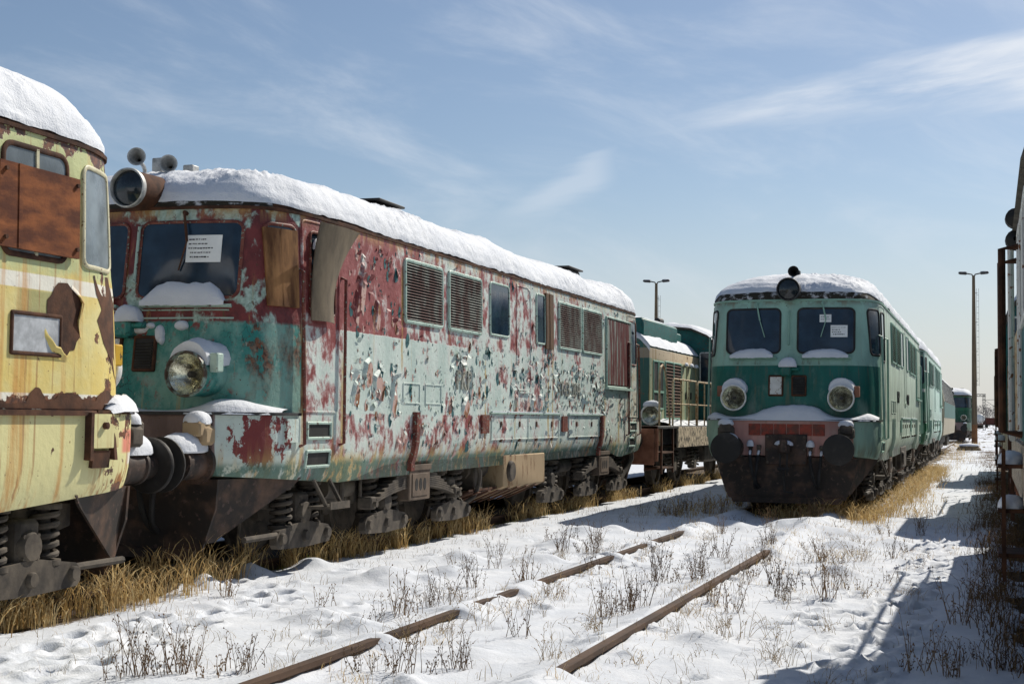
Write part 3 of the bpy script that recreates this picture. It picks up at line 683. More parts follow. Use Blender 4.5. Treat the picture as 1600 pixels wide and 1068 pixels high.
def louvre(root, name, y0, y1, z0, z1, slat_mat, frame_mat, T=ID, pitch=0.034, S_=None):
    S_ = S_ or P_side
    mb = MB()
    n = int((z1-z0-0.08)/pitch)
    for i in range(n):
        z = z0+.05+i*pitch
        m_ = 8; rows = []
        for k in range(m_+1):
            y = y0+.04+(y1-y0-.08)*k/m_
            rows.append([T(S_(y, z, .030)), T(S_(y, z+pitch*.16, .033)), T(S_(y, z+pitch*.50, .012)), T(S_(y, z+pitch*.40, .008))])
        mb.grid(rows, closed=True)
    o = mb.build(name, slat_mat, root, smooth=False)
    mb = MB(); panel(mb, S_, y0+.02, y1-.02, z0+.02, z1-.02, .05, .002, T); mb.build('grille_backing', M['black'], o)
    mb = MB(); ring(mb, S_, y0, y1, z0, z1, .07, .045, .03, T); mb.build('grille_frame', frame_mat, o)
    return o
def window(root, name, S_, u0, u1, z0, z1, r, frame_mat, T=ID, w=.035, d=.022, gd=.008, gmat=None):
    mb = MB(); panel(mb, S_, u0+w*.5, u1-w*.5, z0+w*.5, z1-w*.5, max(.01, r-w*.5), gd, T)
    o = mb.build(name, gmat or M['glass'], root)
    mb = MB(); ring(mb, S_, u0, u1, z0, z1, r, w, d, T); mb.build('window_frame', frame_mat, o)
    return o

def headlight(root, x, z, yb, yfront, rad, housing_mat, rim_mat, name='headlight', lens='reflector'):
    L = yb-yfront; o = (x, yb, z)
    mb = MB(); mb.lathe([(rad*1.05,-.25),(rad*1.02,L*.3),(rad*.98,L-.05),(rad*.98,L-.02)], o, (0,-1,0), 28)
    h = mb.build(name, housing_mat, root)
    mb = MB(); mb.lathe([(rad*.97,L-.05),(rad*1.04,L-.045),(rad*1.075,L-.02),(rad*1.05,L+.012),(rad*.98,L+.016),(rad*.94,L-.005),(rad*.93,L-.06)], o, (0,-1,0), 32); mb.build('lamp_rim', rim_mat, h)
    mb = MB()
    if lens == 'reflector':
        mb.lathe([(rad*.95,L-.02),(rad*.78,L-.07),(rad*.5,L-.125),(rad*.25,L-.16),(rad*.1,L-.165),(.001,L-.165)], o, (0,-1,0), 32); mb.build('reflector', M['chrome'], h)
        mb = MB(); mb.lathe([(rad*.16,L-.165),(rad*.17,L-.10),(rad*.10,L-.07),(.001,L-.065)], o, (0,-1,0), 14); mb.build('lamp_bulb', M['dark_steel'], h)
    else:
        mb.lathe([(rad*.90,L-.02),(rad*.6,L+.0),(rad*.3,L+.012),(.001,L+.016)], o, (0,-1,0), 28); mb.build('lens', M['lampglass'], h)
    return h

def buffer_(root, x, T=ID, z=1.05, head=0.235, snow=True, L=.62, seed=0, sk=1.0):
    mb = MB(); f = lambda p: T(Vector(p))
    def lat(prof, n=22):
        rows = [[f((x+r*math.cos(2*math.pi*k/n), -t, z+r*math.sin(2*math.pi*k/n))) for k in range(n)] for r, t in prof]; mb.grid(rows, closed=True)
    lat([(.20,-.02),(.20,.03),(.155,.04),(.15,.33),(.165,.34),(.165,.37),(.12,.375),(.12,L-.05)])
    o = mb.build('buffer', M['plow'], root)
    mb = MB(); lat([(.12,L-.06),(head*.96,L-.05),(head,L-.035),(head,L-.015),(head*.8,L-.004),(head*.4,L),(.001,L)], 28); mb.build('buffer_head', M['black'], o)
    if snow:
        mb = MB(); lump(mb, (x, -.20-.07*(sk-1), z+.135-.03*(sk-1)), .13*sk**.5, .19*sk, .10*sk, seed, T=T); mb.build('buffer_snow', M['snow'], o)
    return o

def hose(root, pts, r=.028, name='brake_hose', mat=None, snow=False):
    P = catmull(pts, 6); mb = MB(); mb.tube([tuple(p) for p in P], r, 9)
    o = mb.build(name, mat or M['rubber'], root)
    if snow:
        mb = MB(); mb.tube([(p[0], p[1]-.004, p[2]+r*.75) for p in P[2:9]], [r*.3]+[r*.8]*5+[r*.3], 8); mb.build('hose_snow', M['snow'], o)
    return o

def st_loco(name, label, loc, rz, cfg):
    """long diesel locomotive with two cabs; local +y runs back from the front buffer beam, z=0 rail head"""
    root = thing(name, label, 'locomotive', loc, rz, cfg.get('group')); vis = cfg.get('vis', 1)
    pm = M[cfg['paint']]; trim = M[cfg['trim']]; seed = cfg['seed']; rnd = random.Random(seed)
    near = cfg.get('near', True)
    # ---- body shell
    mb = MB(); mb.grid(loft_rows(ROWS), closed=True)
    # lower body with rolled-in sill
    q = [(-1.45,.9),(-1.445,.75),(-1.41,.55),(-1.33,.35),(-1.20,.15),(-1.09,.03),(-1.07,0.0)]+[(x,0.0) for x in np.linspace(-.9,.9,6)]+[(1.07,0.0),(1.09,.03),(1.20,.15),(1.33,.35),(1.41,.55),(1.445,.75),(1.45,.9)]
    ys = [1.2,1.6,2.06,2.2,2.36,2.8,3.26,3.76]+list(np.arange(4.2,11.7,.4)); ys = ys+[L_ST-v for v in ys[:8][::-1]]
    loop = q+[(1.45,y) for y in ys]+[(-a, L_ST-b) for a, b in q]+[(-1.45,y) for y in ys[::-1]]
    rows = []
    for v, ws in LOWROWS: rows.append([(x*ws, y, zbot(y)+(1.50-zbot(y))*v) for x, y in loop])
    rows.append([(x*.9, min(max(y,.1),L_ST-.1), 1.503) for x, y in loop])
    mb.grid(rows, closed=True); n = len(loop); mb.f.append(tuple(range(len(mb.v)-n, len(mb.v))))
    o0 = len(mb.v)-n*len(rows); mb.f.append(tuple(range(o0, o0+n))[::-1])
    body = mb.build('body', pm, root, angle=32)
    # ---- ledge above the buffer beam
    mb = MB()
    lp = [(-1.475,1.0),(-1.47,.75),(-1.43,.54),(-1.35,.33),(-1.22,.13),(-1.09,-.03),(1.09,-.03),(1.22,.13),(1.35,.33),(1.43,.54),(1.47,.75),(1.475,1.0)]
    mb.prism([(a,b) for a, b in lp], lambda a, b, t: (a, b, t), 1.500, 1.530); mb.build('deck_ledge', M['dark_steel'] if cfg['paint'] != 'yellow' else M['rust_dark'], body, smooth=False)
    mb = MB(); mb.prism([(-a, L_ST-b) for a, b in lp], lambda a, b, t: (a, b, t), 1.500, 1.530); mb.build('deck_ledge', M['dark_steel'], body, smooth=False)
    # ---- roof
    mb = MB(); r = loft_rows(ROOF); mb.grid(r, closed=True); mb.f.append(tuple(range(len(mb.v)-len(OUT), len(mb.v))))
    roof = mb.build('roof', M['rust_dark'] if cfg['paint'] in ('main','yellow') else M['dark_roof'], root)
    mb = MB(); g0 = [(z, ws*k, sh) for z, ws, sh, k in ((3.515,.985,.12,1.0),(3.515,.985,.10,1.012),(3.545,.985,.10,1.014),(3.55,.985,.12,1.0))]
    lr = loft_rows([(z, ws, sh) for z, ws, sh in g0]); mb.grid(lr, closed=True); mb.build('gutter', M[cfg.get('gutter','rust_dark')], roof)
    if near and cfg.get('visor', True):
        mb = MB(); nn_ = int(np.sum(np.minimum(OUT[:,1], L_ST-OUT[:,1]) < 9)); idx = [k for k in range(len(OUT)) if OUT[k,1] < .62]
        idx.sort(key=lambda k: OUT[k,0]); rows = []
        for v_ in np.linspace(0.02, 2.6, 7):
            z_, w_, s_ = (float(np.interp(v_, np.arange(len(ROOF)), [r[q] for r in ROOF])) for q in (0,1,2))
            rows.append([(float(OUT[k,0])*w_*1.004, ymap(float(OUT[k,1]), s_)-.006, z_) for k in idx])
        mb.grid(rows); mb.build('roof_visor', M['visor'], roof)
    roof_snow(roof, seed, cfg.get('snow', .12), cfg.get('front_bare', .10), n=1500 if near else 260, m=34 if near else 12)
    for yv, xv, w, l, h in ((4.6,.45,.35,.7,.06),(12.6,.55,.35,.8,.06)):
        mb = MB(); mb.box(xv-w, xv+w, yv-l/2, yv+l/2, 3.9, 4.10+h, ch=.03); mb.box(xv-w-.05, xv+w+.05, yv-l/2-.05, yv+l/2+.05, 4.10+h, 4.13+h, ch=.01); mb.build('roof_vent', M['black'], roof)
    # ---- cab ends
    for end, T in (('f', ID), ('r', REAR)):
        for sg in (1, -1):
            wa, wb = cfg.get('win', (.15, 1.15)); u0, u1 = (wa, wb) if sg > 0 else (-wb, -max(wa,.12))
            w = window(root, 'windshield', P_front, u0, u1, 2.62, 3.40, .10, M[cfg.get('wframe','black')], T, .03, .018, .006)
            if end == 'r' or not near: continue
            mb = MB(); strip(mb, P_front, u0+.08, u1-.06, 2.535, 2.56, 0, .05); strip(mb, P_front, u0+.10, u1-.08, 2.505, 2.515, 0, .015); sill = mb.build('window_sill', trim, w)
            mb = MB(); rows = []; us = np.linspace(u0+.10, u1-.12, 26)
            hh = cfg.get('sillsnow', .12)
            for i, u in enumerate(us):
                e = min(1, math.sin(math.pi*i/25)*1.6)**.7
                hz = hh*e*(.65+1.1*(float(fbm(np.array([u*6+seed]), np.array([sg*3.0]), 3)[0])+.5)*.7)+.02
                rows.append([P_front(u, 2.56, .0), P_front(u, 2.545-.012*rnd.random(), .075), P_front(u, 2.57+hz*.35, .085), P_front(u, 2.58+hz*.8, .055), P_front(u, 2.58+hz, .012)])
            mb.grid(rows); mb.build('sill_snow', M['snow'], w)
            # wiper
            xc = (u0+u1)/2-(.06*sg); mb = MB()
            a = P_front(xc, 3.47, .05); b = P_front(xc+.06, 3.18, .06); c = P_front(xc+.14 if sg<0 else xc-.02, 2.90, .025)
            mb.tube([a, b], .014, 7); mb.tube([b, c], .008, 6); mb.tube([P_front(xc, 3.47, -.02), a], .022, 8); mb.build('wiper', trim if cfg['paint'] != 'main' else M['rust_dark'], root)
        if end == 'f' or near:
            pass
        # quarter windows and their covers, cab doors
        for sg, TT in ((1, T), (-1, (lambda p, T=T: T(MIR(p))))):
            if not near and sg != vis: continue
            kind = cfg.get('quarter', 'glass') if (end == 'f' and sg == vis) else 'glass'
            qy0, qy1 = cfg.get('quart', (.46, .96))
            w = window(root, 'side_window', P_side, qy0, qy1, 2.60, 3.40, .09, M[cfg.get('wframe','black')], TT, .035, .020, .006, gmat=M['milky_glass'] if cfg['paint'] == 'yellow' else None)
            if kind == 'plywood':
                mb = MB(); panel(mb, P_side, qy0+.0, qy1-.01, 2.57, 3.34, .01, .030, TT, skirt=.004); strip(mb, P_side, qy0+.17, qy0+.175, 2.58, 3.34, .03, .032, TT, 1)
                c = mb.build('window_cover', M['plywood'], root); c['label'] = 'sheet of stained brown plywood over the window'
            if kind == 'rustplate':
                w = window(root, 'side_window', P_side, 1.40, 2.16, 2.60, 3.42, .11, M['rust_dark'], TT, .04, .018, .006, gmat=M['milky_glass'])
                mb = MB(); panel(mb, P_side, 1.31, 2.22, 2.655, 3.255, .004, .045, TT, skirt=.02); strip(mb, P_side, 1.98, 2.02, 2.655, 3.255, .044, .052, TT, 1)
                c = mb.build('window_cover', M['rust_plate'], root); c['label'] = 'rusty steel plate bolted across the window'
                mb = MB(); strip(mb, P_side, 1.76, 1.79, 2.63, 3.40, .006, .018, TT, 1); mb.build('window_bar', M['yellow_trim'], w)
                for by in (1.35, 2.16):
                    for bz in (2.72, 3.20): mb = MB(); mb.lathe([(0,.02),(.016,.02),(.016,-.02)], TT(P_side(by, bz, .045)), (TT(Vector((1,0,0)))), 8); mb.build('bolt', M['rust_dark'], c)
                continue
            # door
            mb = MB(); panel(mb, PS, 1.72, 2.48, 1.54, 3.46, .05, .004, TT); ring(mb, PS, 1.70, 2.50, 1.53, 3.48, .06, .025, .012, TT)
            door = mb.build('cab_door', pm, root)
            dw = window(door, 'door_window', PS, 1.82, 2.40, 2.52, 3.38, .07, M[cfg.get('wframe','black')], TT, .03, .024, .010)
            if cfg.get('doorboard') and end == 'f' and sg == vis:
                mb = MB(); N_ = 14; rows = []
                for i in range(N_+1):
                    t = i/N_; z = 2.46+(3.44-2.46)*t
                    lean = .05+.13*t*t; y_l = 1.80-.03*t+.10*max(0,t-.75); y_r = 2.30+.34*t**1.6-.10*math.sin(math.pi*t)
                    row = [PS(y_l+(y_r-y_l)*k/6, z, lean+.05*math.sin(math.pi*k/6)*(1-t*.3)) for k in range(7)]
                    rows.append(row+[p-Vector((.012,0,0)) for p in row[::-1]])
                mb.grid(rows, closed=True); o_ = len(mb.v); mb.f.append(tuple(range(o_-14, o_))); mb.f.append(tuple(range(o_-14*(N_+1), o_-14*N_)))
                bo = mb.build('door_board', M['board'], door); bo['label'] = 'warped grey plywood sheet curling off the door window'
                mb = MB(); lump(mb, tuple(PS(1.95, 3.20, .03)), .03, .10, .10, 4); mb.build('board_snow', M['snow'], bo)
            # handrails beside the door
            for hy in (1.66, 2.56):
                mb = MB(); mb.tube([TT(PS(hy, 1.20, .0)), TT(PS(hy, 1.22, .055)), TT(PS(hy, 2.94, .055)), TT(PS(hy, 2.96, .0))], .018, 8); mb.build('handrail', M[cfg.get('hrail','maroon_trim')], root)
            # foot holes
            for z0 in (1.285, 1.00):
                mb = MB(); panel(mb, PS, 1.82, 2.32, z0, z0+.135, .005, .003, TT); h = mb.build('foot_hole', M['black'], root)
                mb = MB(); ring(mb, PS, 1.79, 2.35, z0-.025, z0+.16, .02, .03, .022, TT); mb.build('foot_hole_frame', trim, h)
            # step hanging under the cab
            if sg == vis:
                mb = MB(); mb.box(1.30,1.56, 1.52,1.98, .545,.575); mb.box(1.545,1.56, 1.52,1.98, .575,.62)
                for hy in (1.56, 1.92): mb.tube([(1.40, hy-.12, .84),(1.50, hy, .56)], .022, 6)
                vs = [TT(Vector(p)) for p in mb.v]; mb.v = [tuple(p) for p in vs]; mb.build('cab_step', M['iron'], root, smooth=False)
    # ---- headlights, top lamp, horns
    lf = cfg.get('lampfront', .0); lx = cfg.get('lampx', .88)
    for x in (-lx, lx):
        h = headlight(root, x, 1.88, .40, lf, .205, pm, M[cfg.get('rim','rimwhite')])
        if near:
            mb = MB(); rows = []
            for i in range(9):
                yy = lf+.055+(.305-lf)*i/8; row = []
                for k in range(13):
                    a = R(24+132*k/12); e = math.sin(R(180*k/12))
                    rr = .21+.095*e**.7*(.75+.6*math.sin(2.2*i/8+.6))*(1+.5*float(fbm(np.array([k*.5+x*3]), np.array([i*.6+seed*1.0]), 3)[0]))+(.0 if i<7 else .03)
                    row.append((x+rr*math.cos(a), yy, 1.88+rr*math.sin(a)))
                rows.append(row)
            c0 = [(x+.20*math.cos(R(24+132*k/12)), lf+.05, 1.88+.20*math.sin(R(24+132*k/12))) for k in range(13)]
            c1 = [(x+.10*math.cos(R(12+156*k/12)), .40, 1.86+.10*math.sin(R(12+156*k/12))) for k in range(13)]
            mb.grid([c0]+rows+[c1]); mb.build('lamp_snow', M['snow'], h)
            mb = MB(); mb.box(x+.20*(1 if x>0 else -1), x+.29*(1 if x>0 else -1), lf+.09, lf+.21, 1.90, 2.08, ch=.012); mb.build('lamp_bracket', M[cfg.get('bracket','pinkbrown')], h)
        headlight(root, -x, 1.88, .40, .03, .205, pm, M[cfg.get('rim','rimwhite')]).matrix_local = Matrix.Translation((0,L_ST,0)) @ Matrix.Rotation(math.pi, 4, 'Z')
    headlight(root, 0, 3.70, .75, cfg.get('topfront',.20), .185, M['rust_dark'] if cfg['paint'] == 'main' else M['dark_steel'], M[cfg.get('toprim','rimgrey')], 'top_lamp', 'glass')
    for (hx, hy, hz, dxn) in cfg.get('horns', ((.02,1.02,4.06,0.0),)):
        mb = MB(); d_ = Vector((dxn, -1, .05)).normalized(); o_ = Vector((hx,hy,hz))
        mb.lathe([(.02,-.42),(.022,-.25),(.035,-.08),(.066,.0),(.09,.03),(.095,.035),(.08,.03),(.045,-.03),(.015,-.15)], o_, d_, 20)
        mb.tube([o_-d_*.42, o_-d_*.50+Vector((0,0,-.02)), o_-d_*.5+Vector((0,0,-.3))], .022, 8); mb.box(hx-.06,hx+.06, hy+.36,hy+.5, hz-.1,hz+.06, ch=.01)
        mb.build('horn', M['rimgrey'] if cfg['paint'] == 'main' else M['black'], root)
    if near:
        # grab rails and small boxes on the nose
        for xs_ in (-.62, .62):
            mb = MB(); rows = []
            for zz in np.linspace(1.56, 2.52, 9): rows.append([P_front(xs_-.006, zz, .0), P_front(xs_-.006, zz, .006), P_front(xs_+.006, zz, .006), P_front(xs_+.006, zz, .0)])
            mb.grid(rows, closed=True); mb.build('nose_seam', pm, root)
        mb = MB(); strip(mb, P_front, -1.30, 1.30, 2.425, 2.44, 0, .008); mb.build('waist_bead', trim, root)
        for x in (0.0,):
            mb = MB(); mb.tube([P_front(x,2.78,0),P_front(x,2.78,.04),P_front(x,3.34,.04),P_front(x,3.34,0)], .015, 7); mb.build('nose_rail', trim, root)
        for x, kind in ((-.20,'plate'),(.18,'vent')):
            mb = MB(); panel(mb, P_front, x-.11, x+.11, 1.93, 2.24, .01, .025, skirt=0.0); b_ = mb.build('nose_'+kind, M['white_trim'] if kind=='plate' else M['black'], root)
            mb = MB(); ring(mb, P_front, x-.125, x+.125, 1.91, 2.26, .02, .03, .035); mb.build('plate_frame', M['rust_dark'], b_)
            if kind == 'vent':
                mb = MB()
                for i in range(9): strip(mb, P_front, x-.09, x+.09, 1.96+i*.028, 1.97+i*.028, .025, .045, n=1)
                mb.build('vent_slat', M['black'], b_, smooth=False)
        mb = MB(); p = P_front(-.03, 2.36, 0); mb.box(p.x-.09, p.x+.09, p.y-.14, p.y+.03, 2.24, 2.42, ch=.03); mb.box(p.x+.05, p.x+.22, p.y-.10, p.y+.03, 2.33, 2.39, ch=.02); cn = mb.build('nose_socket', pm, root)
        mb = MB(); lump(mb, (p.x+.03, p.y-.06, 2.41), .16, .10, .15, seed+2); mb.build('socket_snow', M['snow'], cn)
        # vertical folds beside the windscreens
        # snow on the ledge
        mb = MB(); N_ = 70; rows = []
        xsn = np.linspace(-1.44, 1.44, N_)
        hprof = cfg['ledge_snow'](xsn)*(0.85+0.5*fbm(xsn*4+seed, xsn*0+seed, 3))
        for i, x in enumerate(xsn):
            hz = float(hprof[i]); y1_ = min(yf(min(max(x,-1.42),1.42), 1.55), .8)+.03; y0_ = float(np.interp(abs(x), [0,1.07,1.20,1.33,1.41,1.44], [0,0,.13,.33,.5,.68])); row = []
            for k in range(9):
                t = k/8; y = y0_+.0-.04*(1-t)*(hz>.03)+max(.03,(y1_-y0_))*t
                prof = (math.sin(min(1, t*1.25)*math.pi/2))**.6*(1 if t < .75 else 1-.2*(t-.75)/.25)
                row.append((x, y, 1.527+hz*prof+(0.004 if k else -.02)))
            rows.append(row)
        mb.grid(rows); mb.build('ledge_snow', M['snow'], root, angle=180)
    # ---- buffer beam gear
    for end, T in (('f', ID), ('r', REAR)):
        for x in (-.9, .9): buffer_(root, x, T, snow=near or end=='f', seed=seed+x, head=.25, sk=cfg.get('bsnow', 1.0) if end == 'f' else 1.0)
        mb = MB(); 
        def bx(*a, **k):
            m2 = MB(); m2.box(*a, **k); mb.add([T(Vector(p)) for p in m2.v], m2.f)
        bx(-.34,.34,-.05,.0,.78,1.28, ch=.01); bx(-.10,.10,-.34,-.05,.98,1.12, ch=.02); bx(-.06,.06,-.40,-.30,.98,1.20, ch=.02)
        cp = mb.build('coupling_plate', M['plow'], root)
        mb = MB()
        for sx in (-.055,.055): mb.tube([T(Vector(p)) for p in ((sx,-.28,1.02),(sx,-.36,.85),(sx,-.36,.62))], .018, 7)
        mb.tube([T(Vector(p)) for p in ((-.09,-.36,.72),(.09,-.36,.72))], .03, 8); mb.tube([T(Vector(p)) for p in ((0,-.36,.72),(.02,-.34,.35),(.16,-.33,.34))], .02, 7)
        mb.build('screw_link', M['black'], cp)
        if end == 'f': mb = MB(); lump(mb, (0,-.20,1.115), .15, .13, .07, seed+7, T=T); mb.build('coupling_snow', M['snow'], cp)
        for hx_, hz_ in ((-.30,.82),(.30,.82),(-.30,1.24),(.30,1.24),(-.30,1.03),(.30,1.03)):
            mb = MB(); rows_ = [[T(Vector((hx_+r_*math.cos(q_), -.05-t_, hz_+r_*math.sin(q_)))) for q_ in np.linspace(0,2*math.pi,9)[:-1]] for r_, t_ in ((.022,.0),(.022,.018),(.001,.02))]; mb.grid(rows_, closed=True); mb.build('bolt', M['iron'], cp)
        # beam face and red plate
        if cfg.get('beam_plate') and end == 'f':
            mb = MB(); 
            for i in range(6):
                a_ = -.62+i*.21; strip(mb, lambda u,z,d: Vector((u,-d,z)), a_, a_+.195, 1.26, 1.45, .0, .018, n=1)
            pl = mb.build('beam_plate', M['red_plate'], root); pl['label'] = 'faded red number plate on the beam'
        for x in (-.98,.98):
            mb = MB(); s_ = 1 if x>0 else -1
            def bx2(*a, **k):
                m2 = MB(); m2.box(*a, **k); mb.add([T(Vector(p)) for p in m2.v], m2.f)
            bx2(x-.13,x+.13,-.20,.0,1.22,1.40, ch=.03); bx2(x-.09,x+.11,-.26,-.05,1.30,1.44, ch=.02)
            jb = mb.build('jumper_socket', M['iron'] if cfg['paint']!='main' else M['cream_panel'], root)
            mb = MB(); lump(mb, (x,-.13,1.43), .13,.12,.10, seed+x*2, T=T); mb.build('socket_snow', M['snow'], jb)
        # plough
        mb = MB(); pts = [(-1.12,.90),(-1.10,.62),(-.96,.22),(.96,.22),(1.10,.62),(1.12,.90)]
        mb.prism(pts, lambda a,b,t: tuple(T(Vector((a, t, b)))), .02, .05)
        for sg in (1,-1):
            sp = [(.03,.90),(1.16,.885),(1.05,.80),(.14,.31),(.03,.30)]
            mb.prism(sp, lambda a,b,t: tuple(T(Vector((sg*(1.08+.30*a/1.1)+t-sg*(.90-b)*.17, a, b)))), -.012, .012)
        mb.prism([(-.88,.15),(.88,.15),(.92,.245),(-.92,.245)], lambda a,b,t: tuple(T(Vector((a, t, b)))), -.02, .018)
        plw = mb.build('snow_plough', M['plow'], root, smooth=False)
        if near and end == 'f':
            for x, a in ((-.58,.10),(-.44,-.05),(.40,.08),(.58,-.04)):
                hose(root, [(x,-.02,.98),(x,-.12,.95),(x+a*.3,-.20,.75),(x+a,-.16,.50),(x+a*1.4,-.04,.40)], .027, snow=True)
                mb = MB(); mb.tube([(x,-.06,.99),(x,-.06,1.08)], .03, 8); mb.box(x-.035,x+.035,-.10,-.02,1.04,1.10,ch=.01); lv = mb.build('brake_cock', M['iron'], root)
                if x in (-.58, .40): mb = MB(); lump(mb, (x,-.07,1.09), .065,.055,.09, x*9, n=10, m=4); mb.build('cock_snow', M['snow'], lv)
    # ---- side equipment
    sides = ((vis, ID if vis > 0 else MIR),) if not cfg.get('both') else ((1, ID), (-1, MIR))
    for sg, T in sides:
        sl, frm = (M[cfg.get('slat', cfg['paint'])], trim); shm = M[cfg.get('shutter', cfg['paint'])]
        for y0, y1 in ((4.24,5.47),(5.66,6.90)): louvre(root, 'ventilation_grille', y0, y1, 2.60, 3.37, sl, frm, T, S_=PS)
        for y0, y1 in ((10.5,11.80),(11.87,13.15)): louvre(root, 'ventilation_grille', y0, y1, 2.60, 3.37, sl, frm, T, S_=PS)
        window(root, 'side_window', PS, 7.24, 8.08, 2.63, 3.38, .08, frm, T, .03, .02, .008)
        window(root, 'side_window', PS, 9.34, 9.80 if cfg.get('browncover') and sg == vis else 10.16, 2.62, 3.40, .08, frm, T, .03, .02, .008)
        if cfg.get('browncover') and sg == vis:
            mb = MB(); panel(mb, PS, 9.78, 10.17, 2.57, 3.43, .01, .035, T, skirt=0.0); strip(mb, PS, 9.95, 9.97, 2.57, 3.43, .035, .045, T, 1)
            c = mb.build('window_cover', M['wood_brown'], root); c['label'] = 'brown wooden board over half of the side window'
        window(root, 'side_window', PS, 15.22-.58, 15.22, 2.60, 3.40, .08, frm, T, .03, .02, .008) if False else None
        # engine room door outline
        mb = MB(); ring(mb, PS, 8.40, 9.08, 1.90, 3.44, .12, .022, .010, T); strip(mb, PS, 8.52, 9.06, 1.865, 1.885, 0, .03, T); mb.build('engine_door', pm, root)
        # slatted shutter near the far end
        mb = MB(); ns = 17
        for i in range(ns):
            a_ = 13.50+i*(1.70/ns); strip(mb, PS, a_, a_+.055, 2.12, 3.28, .004, .035, T, 1)
        sh = mb.build('radiator_shutter', shm, root, smooth=False)
        mb = MB(); panel(mb, PS, 13.46, 15.24-.0, 2.09, 3.30, .01, .003, T); mb.build('shutter_backing', M['black'], sh)
        mb = MB(); ring(mb, PS, 13.44, 15.24, 2.06, 3.34, .02, .035, .035, T); strip(mb, PS, 13.40, 15.28, 2.03, 2.07, 0, .07, T); mb.build('shutter_frame', frm, sh)
        # hatches
        for y0, y1 in ((4.24,4.76),(4.93,5.46)):
            mb = MB(); ring(mb, PS, y0, y1, 1.655, 1.905, .015, .018, .010, T); mb.build('small_hatch', pm, root)
        for grp in ((7.33,8.97,10.55),(11.10,12.95,13.34)):
            for a_, b_ in zip(grp[:-1], grp[1:]):
                mb = MB(); ring(mb, PS, a_+.01, b_-.01, 1.19, 1.55, .012, .02, .014, T); panel(mb, PS, a_+.03, b_-.03, 1.21, 1.53, .01, .006, T)
                hc = mb.build('battery_hatch', pm, root)
                mb = MB()
                for k in (.25,.75):
                    yy = a_+(b_-a_)*k
                    strip(mb, PS, yy-.025, yy+.025, 1.37, 1.45, .0, .02, T, 1); strip(mb, PS, yy-.03, yy+.03, 1.165, 1.205, .0, .03, T, 1)
                mb.build('hatch_latch', M['rust_dark'], hc)
            mb = MB(); strip(mb, PS, grp[0]-.05, grp[-1]+.05, 1.555, 1.578, .0, .035, T); drip = mb.build('drip_rail', trim, root)
            if near or True:
                mb = MB(); strip(mb, PS, grp[0], grp[-1], 1.577, 1.592, .002, .032, T); mb.build('rail_snow', M['snow'], drip)
        for y0 in (6.92, 10.70):
            mb = MB(); strip(mb, PS, y0, y0+.28, 1.29, 1.54, .0, .03, T, 1); bxx = mb.build('socket_cover', M['maroon_trim'] if cfg['paint']=='main' else trim, root)
        for y0 in (4.55, 13.05):                                                    # jacking straps
            mb = MB()
            rows = []
            for zz in (.86,.95,1.05,1.2,1.4,1.56): rows.append([T(PS(y0, zz, 0)), T(PS(y0, zz, .06)), T(PS(y0+.10, zz, .06)), T(PS(y0+.10, zz, 0))])
            mb.grid(rows, closed=True); mb.f.append(tuple(range(len(mb.v)-4, len(mb.v)))); mb.build('jacking_strap', M['maroon_trim'] if cfg['paint']=='main' else pm, root, smooth=False)
        # sand filler box at the cab corner
        mb = MB(); panel(mb, PS, 1.36, 1.60, 1.24, 1.47, .01, .03, T, skirt=0.0); cbx = mb.build('sand_hatch', pm, root)
        # fuel tank
        mb = MB(); X0, X1 = sg*.55, sg*1.40
        prof = [(1.40,.97),(1.40,.52),(.95,.33),(.45,.33),(.45,.97)]
        mb.prism(prof, lambda a,b,t: (sg*a, t, b), 7.41, 9.36); tk = mb.build('fuel_tank', M['cream_panel'] if cfg['paint'] == 'main' else M['iron'], root, bevel=.015)
        mb = MB(); mb.lathe([(0,.05),(.13,.05),(.15,.02),(.15,0)], (sg*1.40, 7.68, .74), (sg,0,0), 20); mb.build('fuel_filler', M['iron'], tk)
        mb = MB(); mb.prism([(1.30,.50),(.80,.30),(.80,.33),(1.30,.53)], lambda a,b,t:(sg*a,t,b), 6.26, 7.41); mb.build('tank_shield', M['rust_dark'], tk, smooth=False)
        for q in np.arange(6.36,9.2,.42): mb = MB(); mb.prism([(1.385,.50),(.93,.30),(.93,.28),(1.40,.49)], lambda a,b,t:(sg*a,t,b), q, q+.12); mb.build('tank_cradle', M['rust_dark'], tk, smooth=False)
        mb = mb
        mb = MB()
        mb.box(sg*1.0,sg*1.22, 2.4,13.0,.88,.95); 
        for q in (6.6,9.5): mb.box(sg*.95,sg*1.25,q,q+.35,.50,.90,ch=.02)
        mb.tube([(sg*1.05,6.5,.80),(sg*1.05,7.3,.80)], .16, 14)
        mb.build('underframe', M['iron'], root)
        hose(root, [(sg*1.30,6.51,.93),(sg*1.34,6.58,.72),(sg*1.30,6.48,.45),(sg*1.18,6.21,.30)], .03, 'cable', M['iron'])
        hose(root, [(sg*1.33,15.1,.93),(sg*1.36,15.13,.75),(sg*1.30,14.95,.55),(sg*1.25,14.7,.36)], .045, 'cable', M['iron'])
        for p0_, p1_, r_ in (((2.41,.80),(2.41,.55),.03),((2.9,.86),(2.9,.60),.02),((.3,.32),(1.1,.32),.03)):
            mb = MB(); mb.tube([(sg*1.25,*p0_),(sg*1.25,*p1_)], r_, 8); mb.build('pipe', M['iron'], root)
    make_bogie(root, (1.5,3.58,5.75), vis); make_bogie(root, (10.15, 12.25, 14.4), vis)
